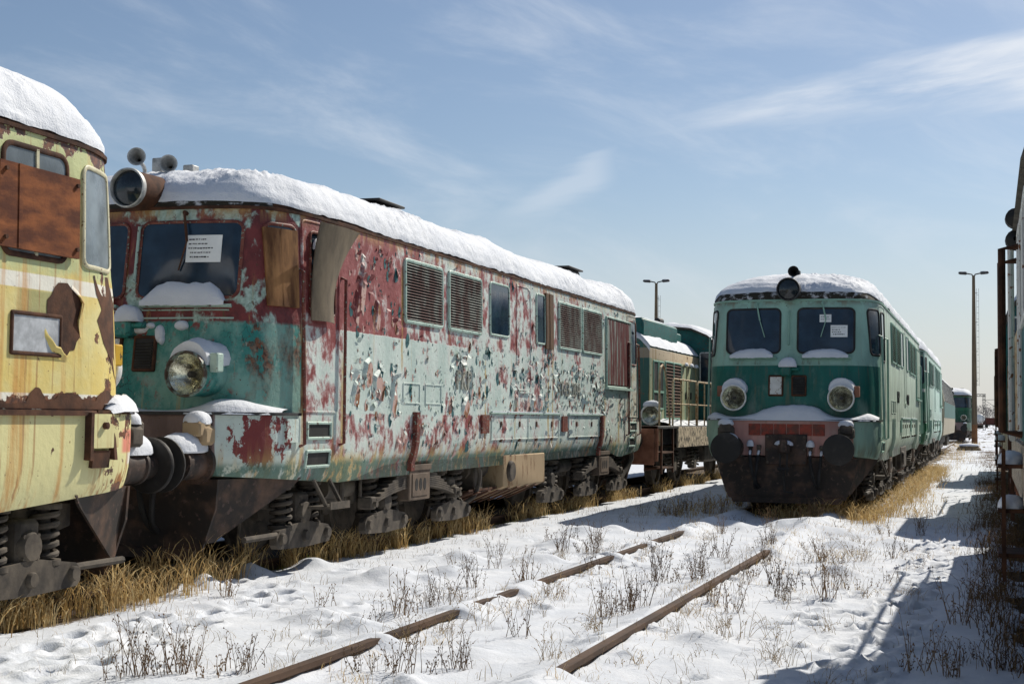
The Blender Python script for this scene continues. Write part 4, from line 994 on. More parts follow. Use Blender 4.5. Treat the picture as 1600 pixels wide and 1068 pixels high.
    # ---- notices behind the windscreens
    for (u, z, w_, h_, lines) in cfg.get('notices', ()):
        mb = MB(); panel(mb, P_front, u, u+w_, z, z+h_, .003, .012); n_ = mb.build('paper_notice', M['paper'], root)
        mb = MB()
        for i, (a_, b_, hh_) in enumerate(lines): scribble(mb, P_front, u+w_*a_, u+w_*b_, z+h_*(1-(i+1)/(len(lines)+1.2)), hh_, .0128, rnd)
        mb.build('notice_print', M['ink'], n_, smooth=False)
    for (txt, sz, y, z, mat_, sx) in cfg.get('texts', ()):
        text_mesh(txt, sz, lambda a, b, t, y=y, z=z: PS(y+a, z+b, .012+t*3), 'raised_lettering', M[mat_], body, .004, sx=sx)
    for (txt, sz, x, z, mat_) in cfg.get('beam_texts', ()):
        mb = MB(); strip(mb, lambda u,zz,d: Vector((u,-d,zz)), x-.04, x+sz*.62*len(txt)+.03, z-.04, z+sz*.95, .0, .012, n=1); pl = mb.build('number_plate', M['pinkbrown'] if cfg['paint'] != 'main' else M['iron'], root)
        text_mesh(txt, sz, lambda a, b, t: Vector((x+a, -.014-t, z+b)), 'plate_lettering', M[mat_], pl, .004)
    return root
M['dark_roof'] = two_tone('dark_roof_paint', (0.05,0.045,0.035), (0.12,0.105,0.08), 7, 0.3, 0.7, 0.8, 0.4)
M['red_plate'] = two_tone('red_plate', (0.30,0.050,0.028), (0.12,0.045,0.03), 9, 0.40, 0.62, 0.6, 0.2)
# ================================================================== ground
RAILS_MID = (-3.978, -2.472); XL, XM, XR = -7.95, -3.225, 1.61
def rail_bury(y, r):
    """how deep the snow lies over the two rails of the open track"""
    b = np.zeros_like(y)
    segs = ((8.78,9.22,.9),(11.05,11.6,.55),(12.0,12.6,.9),(14.4,14.7,.35),(16.2,16.6,.4),(18.9,60,.95)) if r == 0 else ((-5,8.35,1.0),(11.6,11.8,.3),(16.55,60,1.0))
    for a, c, k in segs: b = np.maximum(b, k*sm((y-a)/.22)*sm((c-y)/.22))
    return b
MOUNDS = [(-5.6,12.81,.36,.15),(-5.69,15.09,.24,.12),(-5.07,17.07,.30,.12),(-4.79,15.13,.30,.11),(-5.37,19.01,.30,.12),(-5.02,19.41,.26,.12),(-5.25,13.56,.26,.10),(-4.45,9.6,.22,.12),(-5.0,10.1,.22,.10),(-7.12,11.25,.22,.16),(-6.95,11.65,.16,.13),(-7.0,12.6,.2,.12),(-6.8,13.6,.22,.10),(-3.6,20.9,.35,.14),(-2.9,21.6,.4,.13),(-2.1,20.4,.45,.12),(-1.8,18.6,.3,.10),(-1.5,15.2,.22,.12),(-1.2,19.2,.3,.09),(-3.3,9.0,.2,.06),(-2.0,10.2,.18,.08)]
_mr = random.Random(5)
for _ in range(150):
    my = _mr.uniform(7.5, 40); MOUNDS.append((_mr.uniform(-6.7, -.4), my, _mr.uniform(.04,.15), _mr.uniform(.015,.06)))
PATHS = [([(-.95,5),(-.85,9.4),(-.73,11.9),(-.71,15.9),(-.73,21.3),(-.9,30)], .17), ([(-5.7,5.5),(-5.95,7.9),(-6.05,9.6),(-5.9,10.9),(-6.3,11.6),(-7.0,12.1)], .16), ([(-5.3,6),(-5.55,8.2),(-5.75,9.6)], .10)]
FOOT = []
_fr = random.Random(11)
for pts, w in PATHS:
    cp = catmull(pts, 14); acc = 0; side = 1
    for a, b in zip(cp[:-1], cp[1:]):
        acc += np.linalg.norm(b-a)
        if acc > .21:
            acc = _fr.uniform(-.05,.05); side = -side
            FOOT.append((a[0]+side*w*_fr.uniform(.4,1.3), a[1]+_fr.uniform(-.05,.05), _fr.uniform(.10,.15), _fr.uniform(.055,.08), _fr.uniform(-.3,.3), _fr.uniform(.06,.10)))
for _ in range(70): FOOT.append((_fr.uniform(-6.4,-.5), _fr.uniform(7.6,22), _fr.uniform(.08,.14), _fr.uniform(.04,.08), _fr.uniform(-1,1), _fr.uniform(.015,.05)))
for _ in range(14): FOOT.append((_fr.uniform(-1.6,-.5), _fr.uniform(8.8,14), .13, .07, _fr.uniform(-.6,.6), .05))
def ground_h(x, y):
    h = -.10+.05*fbm(x*.45+3, y*.45, 3)+.022*fbm(x*1.6, y*1.6, 3)+.022*fbm(x*5, y*5, 4, .6)+.05*np.clip(fbm(x*3.1+9, y*3.1, 3)-.10, 0, 1)
    near = sm((45-y)/10)*sm((y+2)/3)
    nz = fbm(x*7, y*7, 2)
    for k, xr in enumerate(RAILS_MID):
        d = x-xr; w = np.exp(-(d/.26)**2)*sm((300-y)/30)
        tgt = np.where(d < 0, .0, -.066)+.075*fbm(y*1.9+k*7, x*2, 4)
        tgt = np.where(np.abs(d) < .05, np.minimum(-.03, tgt+.01+.05*fbm(y*3+k*3, x*0, 3)), tgt)
        h = h*(1-w)+tgt*w
        b = np.maximum(rail_bury(y, k), (.85 if k == 0 else .45)*sm((fbm(y*1.7+k*31+4, y*0+k*3.3, 3)-.15)/.07))
        h = h+np.exp(-(d/.17)**2)*b*(.025-h+.03*fbm(y*4, x*4, 2))
    for mx, my, r, a in MOUNDS:
        k = (np.abs(x-mx) < 2.6*r) & (np.abs(y-my) < 2.6*r)
        if k.any():
            q = ((x[k]-mx)**2+((y[k]-my)*1.1)**2)/(r*r)
            h[k] += a*np.exp(-q*(1.1+.8*nz[k]))
    for fx, fy, l, w, an, dp in FOOT:
        k = (np.abs(x-fx) < .32) & (np.abs(y-fy) < .32)
        if k.any():
            c, s = math.cos(an), math.sin(an); u = ((x[k]-fx)*s+(y[k]-fy)*c)/l; v = ((x[k]-fx)*c-(y[k]-fy)*s)/w
            q = u*u+v*v; h[k] += -dp*sm((1.25-q)/.7)+.026*np.exp(-((np.sqrt(q)-1.45)/.3)**2)*(1+1.5*nz[k])
    for pts, w in PATHS:
        cp = np.array(pts); px = np.interp(y, cp[:,1], cp[:,0]); q = np.exp(-((x-px)/(w*1.9))**2)*(y > cp[0,1])*(y < cp[-1,1])
        h = h+q*(.085*fbm(x*8, y*8, 4, .6)-.018)
    # under and beside the trains
    b = bare_mask(x, y)
    return h-b*(.055+.04*fbm(x*5, y*5, 3))*near
def bare_mask(x, y):
    nz = fbm(x*1.3, y*1.3, 4); n2 = fbm(x*5, y*5, 3)
    left = sm((-6.98+.30*nz+.12*n2-x)/.12)*sm((x+9.6+.4*nz)/.4)*sm((75-y)/10)
    mid = sm((1.25+.8*nz+.3*n2-np.abs(x-XM))/.2)*sm((y-24.0-1.0*nz)/.5)*sm((95-y)/15)
    right = sm((1.52+.5*nz+.3*n2-np.abs(x-XR-.05))/.2)*sm((y-2)/1)*sm((75-y)/10)*.9
    tuft = sm((n2-.16)/.08)*sm((nz-.02)/.1)*.35*sm((60-y)/20)
    pl = np.exp(-((x+7.15)/.5)**2)*np.exp(-((y-9.2)/1.7)**2)*sm((.5+nz*1.2+n2-.1)/.2)
    far = sm((y-40)/30)*sm((nz+.5*n2-.02)/.1)*.7
    return np.clip(np.maximum.reduce([left, mid, right, tuft, pl, far*np.ones_like(x)]), 0, 1)
def axis(parts):
    out = [np.arange(a, b, s) for a, b, s in parts]; return np.concatenate(out)
gx = axis([(-1500,-300,200),(-300,-60,30),(-60,-16,3),(-16,-9.5,.4),(-9.5,-7.4,.09),(-7.4,.3,.034),(.3,3.6,.11),(3.6,10,.6),(10,60,5),(60,300,30),(300,1501,200)])
gy = axis([(-300,-40,40),(-40,0,4),(0,6.6,.5),(6.6,17,.036),(17,27,.06),(27,45,.13),(45,90,.5),(90,200,2.5),(200,500,20),(500,3001,250)])
GX, GY = np.meshgrid(gx, gy); gz = ground_h(GX.ravel(), GY.ravel()); gb = bare_mask(GX.ravel(), GY.ravel())
me = bpy.data.meshes.new('ground'); nx, ny = len(gx), len(gy)
co = np.stack([GX.ravel(), GY.ravel(), gz], 1)
i, j = np.meshgrid(np.arange(nx-1), np.arange(ny-1)); a = (j*nx+i).ravel()
fc = np.stack([a, a+1, a+nx+1, a+nx], 1)
me.vertices.add(len(co)); me.vertices.foreach_set('co', co.ravel())
me.loops.add(fc.size); me.loops.foreach_set('vertex_index', fc.ravel().astype(np.int32))
me.polygons.add(len(fc)); me.polygons.foreach_set('loop_start', np.arange(0, fc.size, 4, dtype=np.int32)); me.polygons.foreach_set('loop_total', np.full(len(fc), 4, dtype=np.int32))
me.update(); me.validate(); me.shade_smooth()
at = me.attributes.new('bare', 'FLOAT', 'POINT'); at.data.foreach_set('value', gb.astype(np.float32))
mt, g, b = new_mat('snowy_ground'); v = g.obj()
ba = g.nd('ShaderNodeAttribute', attribute_name='bare').outputs['Fac']
n1 = g.noise(v, 2.2, 5, .6); n2 = g.noise(v, 26, 4, .6); n3 = g.noise(v, 110, 2, .6)
snowc = g.mix(g.step(n1, .3, .75), (0.56,0.595,0.65), (0.655,0.68,0.72))
dirt = g.mix(g.step(n2, .3, .7), (0.030,0.020,0.012), (0.11,0.075,0.040))
k = g.step(g.m('ADD', ba, g.m('MULTIPLY', g.m('SUBTRACT', n2, .5), .9)), .42, .62)
g.l.new(g.mix(k, snowc, dirt), b.inputs['Base Color']); b.inputs['Roughness'].default_value = .8; b.inputs['Specular IOR Level'].default_value = .2
g.l.new(g.bump(g.m('ADD', g.m('MULTIPLY', n2, .8), g.m('MULTIPLY', n3, .35)), .5, .02), b.inputs['Normal'])
me.materials.append(mt); ground = bpy.data.objects.new('ground', me); COL.objects.link(ground); structure(ground)
def gh(x, y): return float(ground_h(np.array([float(x)]), np.array([float(y)]))[0])

# ================================================================== tracks
def track(xc, y0, y1, label):
    t = thing('railway_track', label, 'railway track', (xc, 0, 0))
    prof = [(-.036,0),(.036,0),(.036,-.035),(.010,-.05),(.010,-.12),(.065,-.14),(.065,-.155),(-.065,-.155),(-.065,-.14),(-.010,-.12),(-.010,-.05),(-.036,-.035)]
    for s_ in (-.7535, .7535):
        mb = MB(); rows = [[(s_+px, yy, pz) for px, pz in prof] for yy in (y0, *np.arange(y0+3, y1, 12.0), y1)]
        mb.grid(rows, closed=True); mb.f.append(tuple(range(12))); mb.build('rail', M['rail'], t, smooth=False)
    return t
track(XM, -12, 420, 'open track of two rusty rails half buried in the snow')
track(XL, -20, 420, 'left hand track under the cream and the flaking mint locomotives')
track(XR, -5, 420, 'right hand track under the row of teal units at the frame edge')

# ================================================================== hood unit
def hood_unit(name, label, loc, rz, group=None, seed=1, near=True, paint='shunt'):
    root = thing(name, label, 'shunter', loc, rz, group); P = M[paint]
    # frame and platform
    mb = MB(); mb.box(-1.36,1.36,.0,14.0,1.30,1.36,ch=.01); mb.box(-1.1,1.1,.05,13.95,.95,1.30); root_p = mb.build('platform', M['dark_steel'], root, smooth=False)
    for sg in (1,-1):
        mb = MB(); mb.box(sg*1.335,sg*1.375,2.0,12.1,.88,1.335,ch=.006); mb.build('side_sill', M['frame_white'], root_p)
        for q in (.35,12.35):
            mb = MB()
            for zz in (.45,.78): mb.box(sg*1.0,sg*1.38,q,q+1.1,zz,zz+.03)
            mb.box(sg*1.34,sg*1.38,q-.03,q+.02,.35,1.3); mb.box(sg*1.34,sg*1.38,q+1.1,q+1.15,.35,1.3); mb.box(sg*.98,sg*1.0,q,q+1.1,.40,1.3)
            mb.build('step', M['rust_dark'], root_p, smooth=False)
    for T in (ID, lambda p: Vector((-p[0], 14.0-p[1], p[2]))):
        mb = MB(); m2 = MB(); m2.box(-1.36,1.36,-.0,.06,.62,1.36,ch=.01); m2.box(.70,1.30,-.06,.0,.55,1.30,ch=.02); m2.box(-1.30,-.70,-.06,.0,.55,1.30,ch=.02); m2.box(-.3,.3,-.12,0,.85,1.2,ch=.02)
        mb.add([T(Vector(p)) for p in m2.v], m2.f); mb.build('buffer_beam', M['pinkbrown'], root)
        for x in (-.9,.9): buffer_(root, x, T, seed=seed+x, head=.22)
        hose(root, [tuple(T(Vector(p))) for p in ((.45,-.02,.95),(.46,-.14,.9),(.5,-.2,.7),(.62,-.15,.5),(.66,-.03,.45))], .025)
        # end lamps on posts
        for x in (-.98,.98):
            o = Vector((x, 1.05, 1.60)); mb = MB()
            rows = [[T(o+Vector((r*math.cos(a),-t,r*math.sin(a)))) for a in np.linspace(0,2*math.pi,25)[:-1]] for r, t in ((.05,-.22),(.15,-.18),(.19,-.02),(.20,.06))]
            mb.grid(rows, closed=True); mb.tube([T(o+Vector((0,.05,-.16))), T(o+Vector((0,.05,-.3)))], .04, 8); h = mb.build('headlight', M['green_trim'], root)
            mb = MB(); rows = [[T(o+Vector((r*math.cos(a),-t,r*math.sin(a)))) for a in np.linspace(0,2*math.pi,25)[:-1]] for r, t in ((.20,.05),(.225,.06),(.225,.10),(.19,.105),(.19,.07))]; mb.grid(rows, closed=True); mb.build('lamp_rim', M['rimwhite'], h)
            mb = MB(); rows = [[T(o+Vector((r*math.cos(a),-t,r*math.sin(a)))) for a in np.linspace(0,2*math.pi,25)[:-1]] for r, t in ((.19,.08),(.13,.03),(.06,-.01),(.001,-.02))]; mb.grid(rows, closed=True); mb.build('reflector', M['chrome'], h)
            mb = MB(); lump(mb, (x, 1.05, 1.79), .19, .15, .12, seed+x, T=T); mb.build('lamp_snow', M['snow'], h)
    # hoods
    def hood(y0, y1, top, hw, nm):
        sec = [(-hw,1.36),(-hw,top-.26),(-hw+.06,top-.22),(-hw+.20,top-.06),(-hw+.34,top),(hw-.34,top),(hw-.20,top-.06),(hw-.06,top-.22),(hw,top-.26),(hw,1.36)]
        mb = MB(); mb.prism(sec, lambda a,b,t:(a,t,b), y0, y1); o = mb.build(nm, P, root, bevel=.02)
        rows = []; ny_ = int((y1-y0)/.12)
        for i in range(ny_+1):
            yy = y0-.03+(y1-y0+.06)*i/ny_; row = []
            for k in range(25):
                t = -1+2*k/24; x = t*(hw-.02); zb = np.interp(abs(x), [0,hw-.34,hw-.20,hw-.06,hw],[top,top,top-.06,top-.22,top-.26])
                e = min(1, (1-abs(t))*6); th = .02+e*(.09+.09*float(fbm(np.array([x*3+seed]), np.array([yy*2.0]), 3)[0]))+.03*float(fbm(np.array([x*9]), np.array([yy*9+seed]), 2)[0])
                row.append((x+(.03*t if e<1 else 0), yy, float(zb)+max(.004,th)))
            rows.append(row)
        mb = MB(); mb.grid([[(p[0],p[1]+.02,p[2]-.12) for p in rows[0]]]+rows+[[(p[0],p[1]-.02,p[2]-.12) for p in rows[-1]]]); mb.build('hood_snow', M['roof_snow'], o, angle=180)
        return o
    H1 = hood(1.6, 7.2, 3.36, .80, 'long_hood'); H2 = hood(10.4, 12.6, 2.75, .80, 'short_hood')
    Sd = lambda sg: (lambda y, z, d: Vector((sg*(.80+d), y, z)))
    for sg in (1,-1):
        f = Sd(sg)
        for y0, y1 in ((1.95,2.42),(2.50,2.97)):
            mb = MB(); panel(mb, f, y0, y1, 1.75, 2.80, .02, .006); d_ = mb.build('hood_door', M['black'], H1); mb = MB(); ring(mb, f, y0-.02, y1+.02, 1.72, 2.83, .02, .04, .025); strip(mb, f, y0, y1, 2.10, 2.15, 0, .03); mb.build('door_frame', M['green_trim'], d_)
        louvre(H1, 'ventilation_grille', 3.15, 4.05, 1.5, 2.86, M['rust_dark'], M['green_trim'], S_=f, pitch=.075)
        louvre(H1, 'ventilation_grille', 4.05, 4.95, 1.5, 2.86, M['rust_dark'], M['green_trim'], S_=f, pitch=.075)
        for q in (5.05,5.65,6.25,6.85):
            mb = MB(); ring(mb, f, q, q+.56, 1.45, 2.83, .03, .025, .014); d_ = mb.build('hood_door', P, H1)
            mb = MB(); strip(mb, f, q+.46, q+.50, 2.0, 2.18, 0, .03, n=1); mb.build('door_handle', M['black'], d_)
            if q < 6.8: mb = MB(); lump(mb, (sg*.86, q+.30, 2.83), .06, .14, .07, q+seed, n=12, m=4); mb.build('hinge_snow', M['snow'], d_)
    # box on the hood
    mb = MB(); mb.box(-.62,.62,1.75,5.4,3.34,3.78,ch=.05); mb.box(-.55,.55,5.4,6.2,3.34,3.66,ch=.04); tb = mb.build('hood_housing', M['teal_plain'], root)
    mb = MB(); lump(mb, (0,3.5,3.77), .60, 1.85, .10, seed+3, n=28); mb.build('housing_snow', M['snow'], tb)
    mb = MB(); mb.tube([(.2,5.0,3.75),(.2,5.0,3.92),(.2,5.4,3.93)], .08, 12); mb.build('exhaust_pipe', M['black'], root)
    # cab
    y0, y1 = 7.2, 10.4
    sec = [(-1.38,1.36),(-1.38,3.08),(-1.30,3.34),(-1.05,3.62),(-.6,3.82),(0,3.88),(.6,3.82),(1.05,3.62),(1.30,3.34),(1.38,3.08),(1.38,1.36)]
    mb = MB(); mb.prism(sec, lambda a,b,t:(a,t,b), y0, y1); cab = mb.build('cab', M['teal_plain'], root, bevel=.015)
    rf = [(1.42*math.sin(a)*1.0, 3.06+.90*math.cos(a)**.9 if math.cos(a) > 0 else 3.06) for a in np.linspace(-math.pi/2, math.pi/2, 17)]
    rf = [(a, b) for a, b in sec[1:10]]
    outer = [(a*1.035, b+(.035 if abs(a) < 1.2 else .01)) for a, b in rf]
    mb = MB(); mb.prism(outer+rf[::-1], lambda a,b,t:(a,t,b), y0-.18, y1+.18); roof = mb.build('roof', M['dark_roof'], root, smooth=False)
    rows = []
    for i in range(40):
        yy = y0-.2+(y1-y0+.4)*i/39; row = []
        for k in range(41):
            t = -1+2*k/40; x = t*1.40; zb = float(np.interp(x, [a for a,b in outer], [b for a,b in outer])); e = min(1,(1-abs(t))*7)*min(1,i/2,(39-i)/2)
            row.append((x, yy, zb+.012+e*(.10+.10*float(fbm(np.array([x*2+seed]),np.array([yy*2.]),3)[0]))+.02*float(fbm(np.array([x*9]),np.array([yy*9]),2)[0])*e))
        rows.append(row)
    mb = MB(); mb.grid(rows); mb.build('roof_snow', M['roof_snow'], roof, angle=180)
    Cs = lambda sg: (lambda y, z, d: Vector((sg*(1.38+d), y, z)))
    for sg in (1,-1):
        window(cab, 'side_window', Cs(sg), 8.3, 9.2, 2.2, 3.0, .06, M['white_trim']); window(cab, 'side_window', Cs(sg), 9.3, 10.2, 2.2, 3.0, .06, M['white_trim'])
        mb = MB(); ring(mb, Cs(sg), 7.35, 8.1, 1.40, 3.04, .05, .03, .02); dr = mb.build('cab_door', M['white_trim'], cab); window(dr, 'door_window', Cs(sg), 7.45, 8.0, 2.25, 2.95, .06, M['white_trim'])
        for hy in (7.22, 8.22):
            mb = MB(); mb.tube([(sg*1.38,hy,1.42),(sg*1.52,hy,1.44),(sg*1.52,hy,2.82),(sg*1.38,hy,2.84)], .028, 8); mb.build('handrail', M['rust_dark'], root)
        for end, yy in ((-1, y0), (1, y1)):
            fE = lambda u, z, d, yy=yy, end=end: Vector((u, yy+end*d, z))
            window(cab, 'end_window', fE, .82 if sg>0 else -1.30, 1.30 if sg>0 else -.82, 2.45, 3.25, .06, M['white_trim'])
        # hanging steps with snow
        mb = MB()
        for zz in (1.16,.82,.48): mb.box(sg*1.36,sg*1.56,7.38,7.98,zz,zz+.03,ch=.005)
        mb.box(sg*1.50,sg*1.53,7.36,7.39,.30,1.30); mb.box(sg*1.50,sg*1.53,7.97,8.0,.30,1.30); st_ = mb.build('step', M['rust_dark'], root_p, smooth=False)
        for zz in (1.18,.84): mb = MB(); lump(mb, (sg*1.46,7.68,zz), .11,.30,.11, zz*9+seed); mb.build('step_snow', M['snow'], st_)
    for sg in (1,-1):
        for hx, zz0, zz1 in ((1.44,1.38,3.0),(1.10,1.38,2.3)):
            mb = MB(); mb.tube([(sg*hx,y0-.02,zz0),(sg*hx,y0-.12,zz0+.03),(sg*hx,y0-.12,zz1-.03),(sg*hx,y0-.02,zz1)], .026, 8); mb.build('handrail', M['white_trim'], root)
    # front lamps on the cab edge
    for sg in (1,-1):
        for zz in (3.02, 3.20):
            mb = MB(); mb.lathe([(.02,.0),(.08,.03),(.085,.14),(.07,.15),(.001,.15)], (sg*1.40, y0+.02, zz), (0,-1,0), 16); mb.build('marker_lamp', M['black'], cab)
    # railings
    for sg in (1,-1):
        X = sg*1.34
        for ya, yb in ((1.55,4.2),(4.3,7.0),(10.8,12.6)):
            mb = MB(); mb.tube([(X,ya,1.34),(X,ya,2.33),(X,ya+.08,2.40),(X,yb-.08,2.40),(X,yb,2.33),(X,yb,1.34)], .022, 8); mb.tube([(X,ya,1.85),(X,yb,1.85)], .016, 7)
            n = int((yb-ya)/1.3)
            for q in range(1, n+1): mb.tube([(X,ya+(yb-ya)*q/(n+1),1.34),(X,ya+(yb-ya)*q/(n+1),2.40)], .018, 7)
            mb.build('railing', M['cream_rail'], root)
        for T in (ID, lambda p: (-p[0], 14.0-p[1], p[2])):
            mb = MB(); mb.tube([T(p) for p in ((X,.22,.95),(X,.22,2.45),(X,.30,2.60),(X,.50,2.66),(X,.72,2.58),(X,.86,2.40),(X,1.25,1.5),(X,1.25,1.34))], .022, 8); mb.build('handrail', M['cream_rail'], root)
    # platform snow
    for sg in (1,-1):
        rows = []
        for i in range(60):
            yy = 1.4+i*(11.2/59); row = []
            for k in range(9):
                t = k/8; x = .82+.52*t; e = min(1, (1-t)*5+.05); row.append((sg*x, yy, 1.365+e*(.07+.11*float(fbm(np.array([x*4+seed]),np.array([yy*1.7]),3)[0])+.05*(1-t))))
            rows.append(row)
        keep = [r for r in rows]; mb = MB(); mb.grid(keep); mb.build('platform_snow', M['snow'], root_p, angle=180)
    # running gear
    for axles in ((2.4,4.7),(9.3,11.6)):
        mb = MB()
        for sg in (1,-1):
            mb.prism([(axles[0]-.7,.60),(axles[1]+.7,.60),(axles[1]+.6,.86),(axles[0]-.6,.86)], lambda a,b,t:(t,a,b), sg*1.0, sg*1.08)
        mb.box(-1,1,sum(axles)/2-.2,sum(axles)/2+.2,.6,.9); fr = mb.build('bogie_frame', M['iron'], root, smooth=False)
        for ya in axles:
            wheelset_parts(fr, ya)
            for sg in (1,-1):
                mb = MB(); mb.box(sg*1.05,sg*1.22,ya-.16,ya+.16,.34,.70,ch=.03); mb.build('axle_box', M['iron'], fr)
                for q in (-.33,.33): mb = MB(); mb.helix((sg*1.13,ya+q,.42),.09,.38,4.5,.024); mb.build('coil_spring', M['iron'], fr)
    mb = MB(); mb.box(-1.2,1.2,5.9,8.1,.45,.95,ch=.05); mb.build('fuel_tank', M['iron'], root)
    return root
M['cream_rail'] = two_tone('cream_rail', (0.50,0.40,0.25), (0.26,0.12,0.04), 7, 0.45, 0.62, 0.6, 0.2)

# ================================================================== the vehicles
T_NOTICE = [(.06,.55,.014),(.06,.60,.014),(.06,.78,.016),(.12,.70,.014),(.12,.66,.016)]
snow_main = lambda x: .15*np.exp(-((x+.30)/.40)**4)+.05*np.exp(-((x+1.0)/.3)**2)+.15*np.exp(-((x-1.08)/.26)**2)+.012
snow_green = lambda x: .20*np.exp(-((x-.05)/.62)**4)+.09*np.exp(-((x+1.25)/.16)**2)+.09*np.exp(-((x-1.28)/.14)**2)+.035
main = st_loco('diesel_locomotive', 'long mint and maroon diesel locomotive with paint peeling off in flakes', (XL, 11.64, 0), 0,
    dict(paint='main', slat='slat_main', shutter='shutter_main', bsnow=1.7, trim='mint_trim', seed=3, quarter='plywood', doorboard=True, browncover=True, snow=.13, front_bare=.08, lampfront=-.12, lampx=.83, topfront=.10, win=(.0,1.085), quart=(.60,.99), wframe='maroon_trim', rim='old_rim', hrail='maroon_trim', bracket='mint_trim',
         sillsnow=.19, ledge_snow=snow_main, toprim='rimgrey', horns=((-.33,.75,4.13,.45),(-.08,.95,4.08,.45)),
         notices=((.52,2.98,.36,.27,T_NOTICE),), texts=(('PKP',.36,5.95,1.86,'letter',.92),('ST43-204',.33,10.42,1.86,'letter',1.02)), beam_texts=(('204',.19,-.62,1.20,'letter'),)))
yellow = st_loco('diesel_locomotive', 'cream yellow locomotive streaked with rust, its window plated over', (XL, 10.26, 0), math.pi,
    dict(vis=-1, lampx=.78, bsnow=1.7, quart=(.68,1.22), paint='yellow', trim='yellow_trim', seed=8, quarter='rustplate', snow=.13, front_bare=.03, wframe='yellow_trim', hrail='yellow_trim', gutter='rust_dark', ledge_snow=lambda x: .06+.05*np.exp(-((x-1.2)/.3)**2), bracket='yellow_iron'))
green = st_loco('diesel_locomotive', 'two tone green locomotive facing the camera with snow on both headlights', (-3.19, 23.6, 0), 0,
    dict(paint='green', trim='green_trim', seed=5, snow=.09, front_bare=.20, win=(.13,1.075), quart=(.64,1.08), wframe='black', rim='rimwhite', hrail='green_trim', sillsnow=.09, ledge_snow=snow_green, toprim='dark_steel', gutter='green_trim', beam_plate=True,
         horns=((.02,.75,4.05,0.0),), notices=((.50,3.15,.19,.13,[(.1,.85,.010),(.1,.9,.010)]),(.68,2.90,.27,.20,[(.05,.92,.008),(.08,.6,.018),(.08,.6,.018),(.15,.85,.018)])),
         texts=(('PKP',.33,5.95,1.88,'letter_dark',.92),('ST43',.33,9.3,1.88,'letter_dark',1.0))))
for o in green.children:
    if o.name.startswith('windshield'): pass
green2 = st_loco('diesel_locomotive', 'dark green locomotive with a white stripe, second in the middle row', (-3.19, 41.1, 0), 0,
    dict(paint='green2', trim='green_trim', seed=6, near=False, snow=.14, ledge_snow=snow_green, hrail='green_trim', gutter='green_trim', group=None))
far_loco = st_loco('diesel_locomotive', 'small distant bottle green locomotive behind the tall lamp pole', (-2.78, 112.5, 0), 0,
    dict(paint='green3', trim='green_trim', seed=9, near=False, snow=.12, ledge_snow=snow_green, hrail='green_trim'))

# ---- patches on the cream locomotive
def blob_poly(cu, cz, ru, rz_, seed, n=26, k=.38):
    rn = random.Random(seed); out = []
    for i in range(n):
        a = 2*math.pi*i/n; q = 1+k*2*float(fbm(np.array([math.cos(a)*1.6+seed*2.7]), np.array([math.sin(a)*1.6+seed]), 3)[0])+rn.uniform(-.06,.06)
        out.append((cu+ru*q*math.cos(a), cz+rz_*q*math.sin(a)))
    return out
def poly_patch(mb, S_, poly, d):
    c = (sum(p[0] for p in poly)/len(poly), sum(p[1] for p in poly)/len(poly)); o = len(mb.v); n = len(poly)
    mb.v += [tuple(S_(*c, d))]+[tuple(S_(c[0]+(a-c[0])*.5, c[1]+(b_-c[1])*.5, d)) for a, b_ in poly]+[tuple(S_(a, b_, d)) for a, b_ in poly]
    for i in range(n):
        j = (i+1) % n; mb.f.append((o, o+1+i, o+1+j)); mb.f.append((o+1+i, o+1+n+i, o+1+n+j, o+1+j))
def curl_rim(mb, S_, poly, d, a0, a1, h, w):
    """paint lifting along part of a scar's outline"""
    n = len(poly); c = (sum(p[0] for p in poly)/n, sum(p[1] for p in poly)/n); rows = []
    for i in range(a0, a1+1):
        a, b_ = poly[i % n]; e = math.sin(math.pi*(i-a0)/(a1-a0)); ux, uz = a-c[0], b_-c[1]; l = math.hypot(ux, uz); ux /= l; uz /= l
        rows.append([S_(a+ux*w*1.0, b_+uz*w*1.0, d), S_(a+ux*w*.4, b_+uz*w*.4, d+h*e*.6), S_(a-ux*w*.15*e, b_-uz*w*.15*e, d+h*e), S_(a-ux*w*.5*e, b_-uz*w*.5*e, d+h*e*.9)])
    mb.grid(rows)
P_mir = lambda y, z, d=0.0: MIR(P_side(y, z, d))
mb = MB(); p1 = blob_poly(1.42,2.20,.20,.24,12); poly_patch(mb, P_mir, p1, .004); p2 = [(.46,2.57),(.75,2.575),(1.05,2.56),(1.00,2.42),(.90,2.31),(.98,2.22),(.86,2.05),(.70,1.93),(.58,1.80),(.46,1.72),(.44,2.1)]; poly_patch(mb, P_mir, p2, .004)
o = mb.build('bare_rust_patch', M['rust_dark'], yellow); 
mb = MB(); curl_rim(mb, P_mir, p1, .003, 18, 25, .03, .035); curl_rim(mb, P_mir, p1, .003, 8, 15, .03, .03); mb.build('curling_paint', M['yellow'], o)
mb = MB(); ys_ = np.linspace(.50, 2.6, 150); hh_ = .025+.05*np.clip(fbm(ys_*5, ys_*0, 3)*2+.5, 0, 1)
for q, w_, h_ in ((1.72,.11,.15),(1.34,.20,.12),(.80,.17,.15),(1.52,.09,.06),(2.15,.2,.05)): hh_ = np.maximum(hh_, h_*np.clip(1.25-np.abs(ys_-q)/w_*(1+1.2*fbm(ys_*22, ys_*0+q, 2)), 0, 1)**.6)
hh_ += .012*fbm(ys_*40, ys_*0, 2)
mb.grid([[P_mir(float(y_), 1.535, .005) for y_ in ys_], [P_mir(float(y_), 1.535+float(h_)*.5, .005) for y_, h_ in zip(ys_, hh_)], [P_mir(float(y_), 1.535+float(h_), .005) for y_, h_ in zip(ys_, hh_)]])
mb.build('bare_rust_patch', M['rust_dark'], yellow)
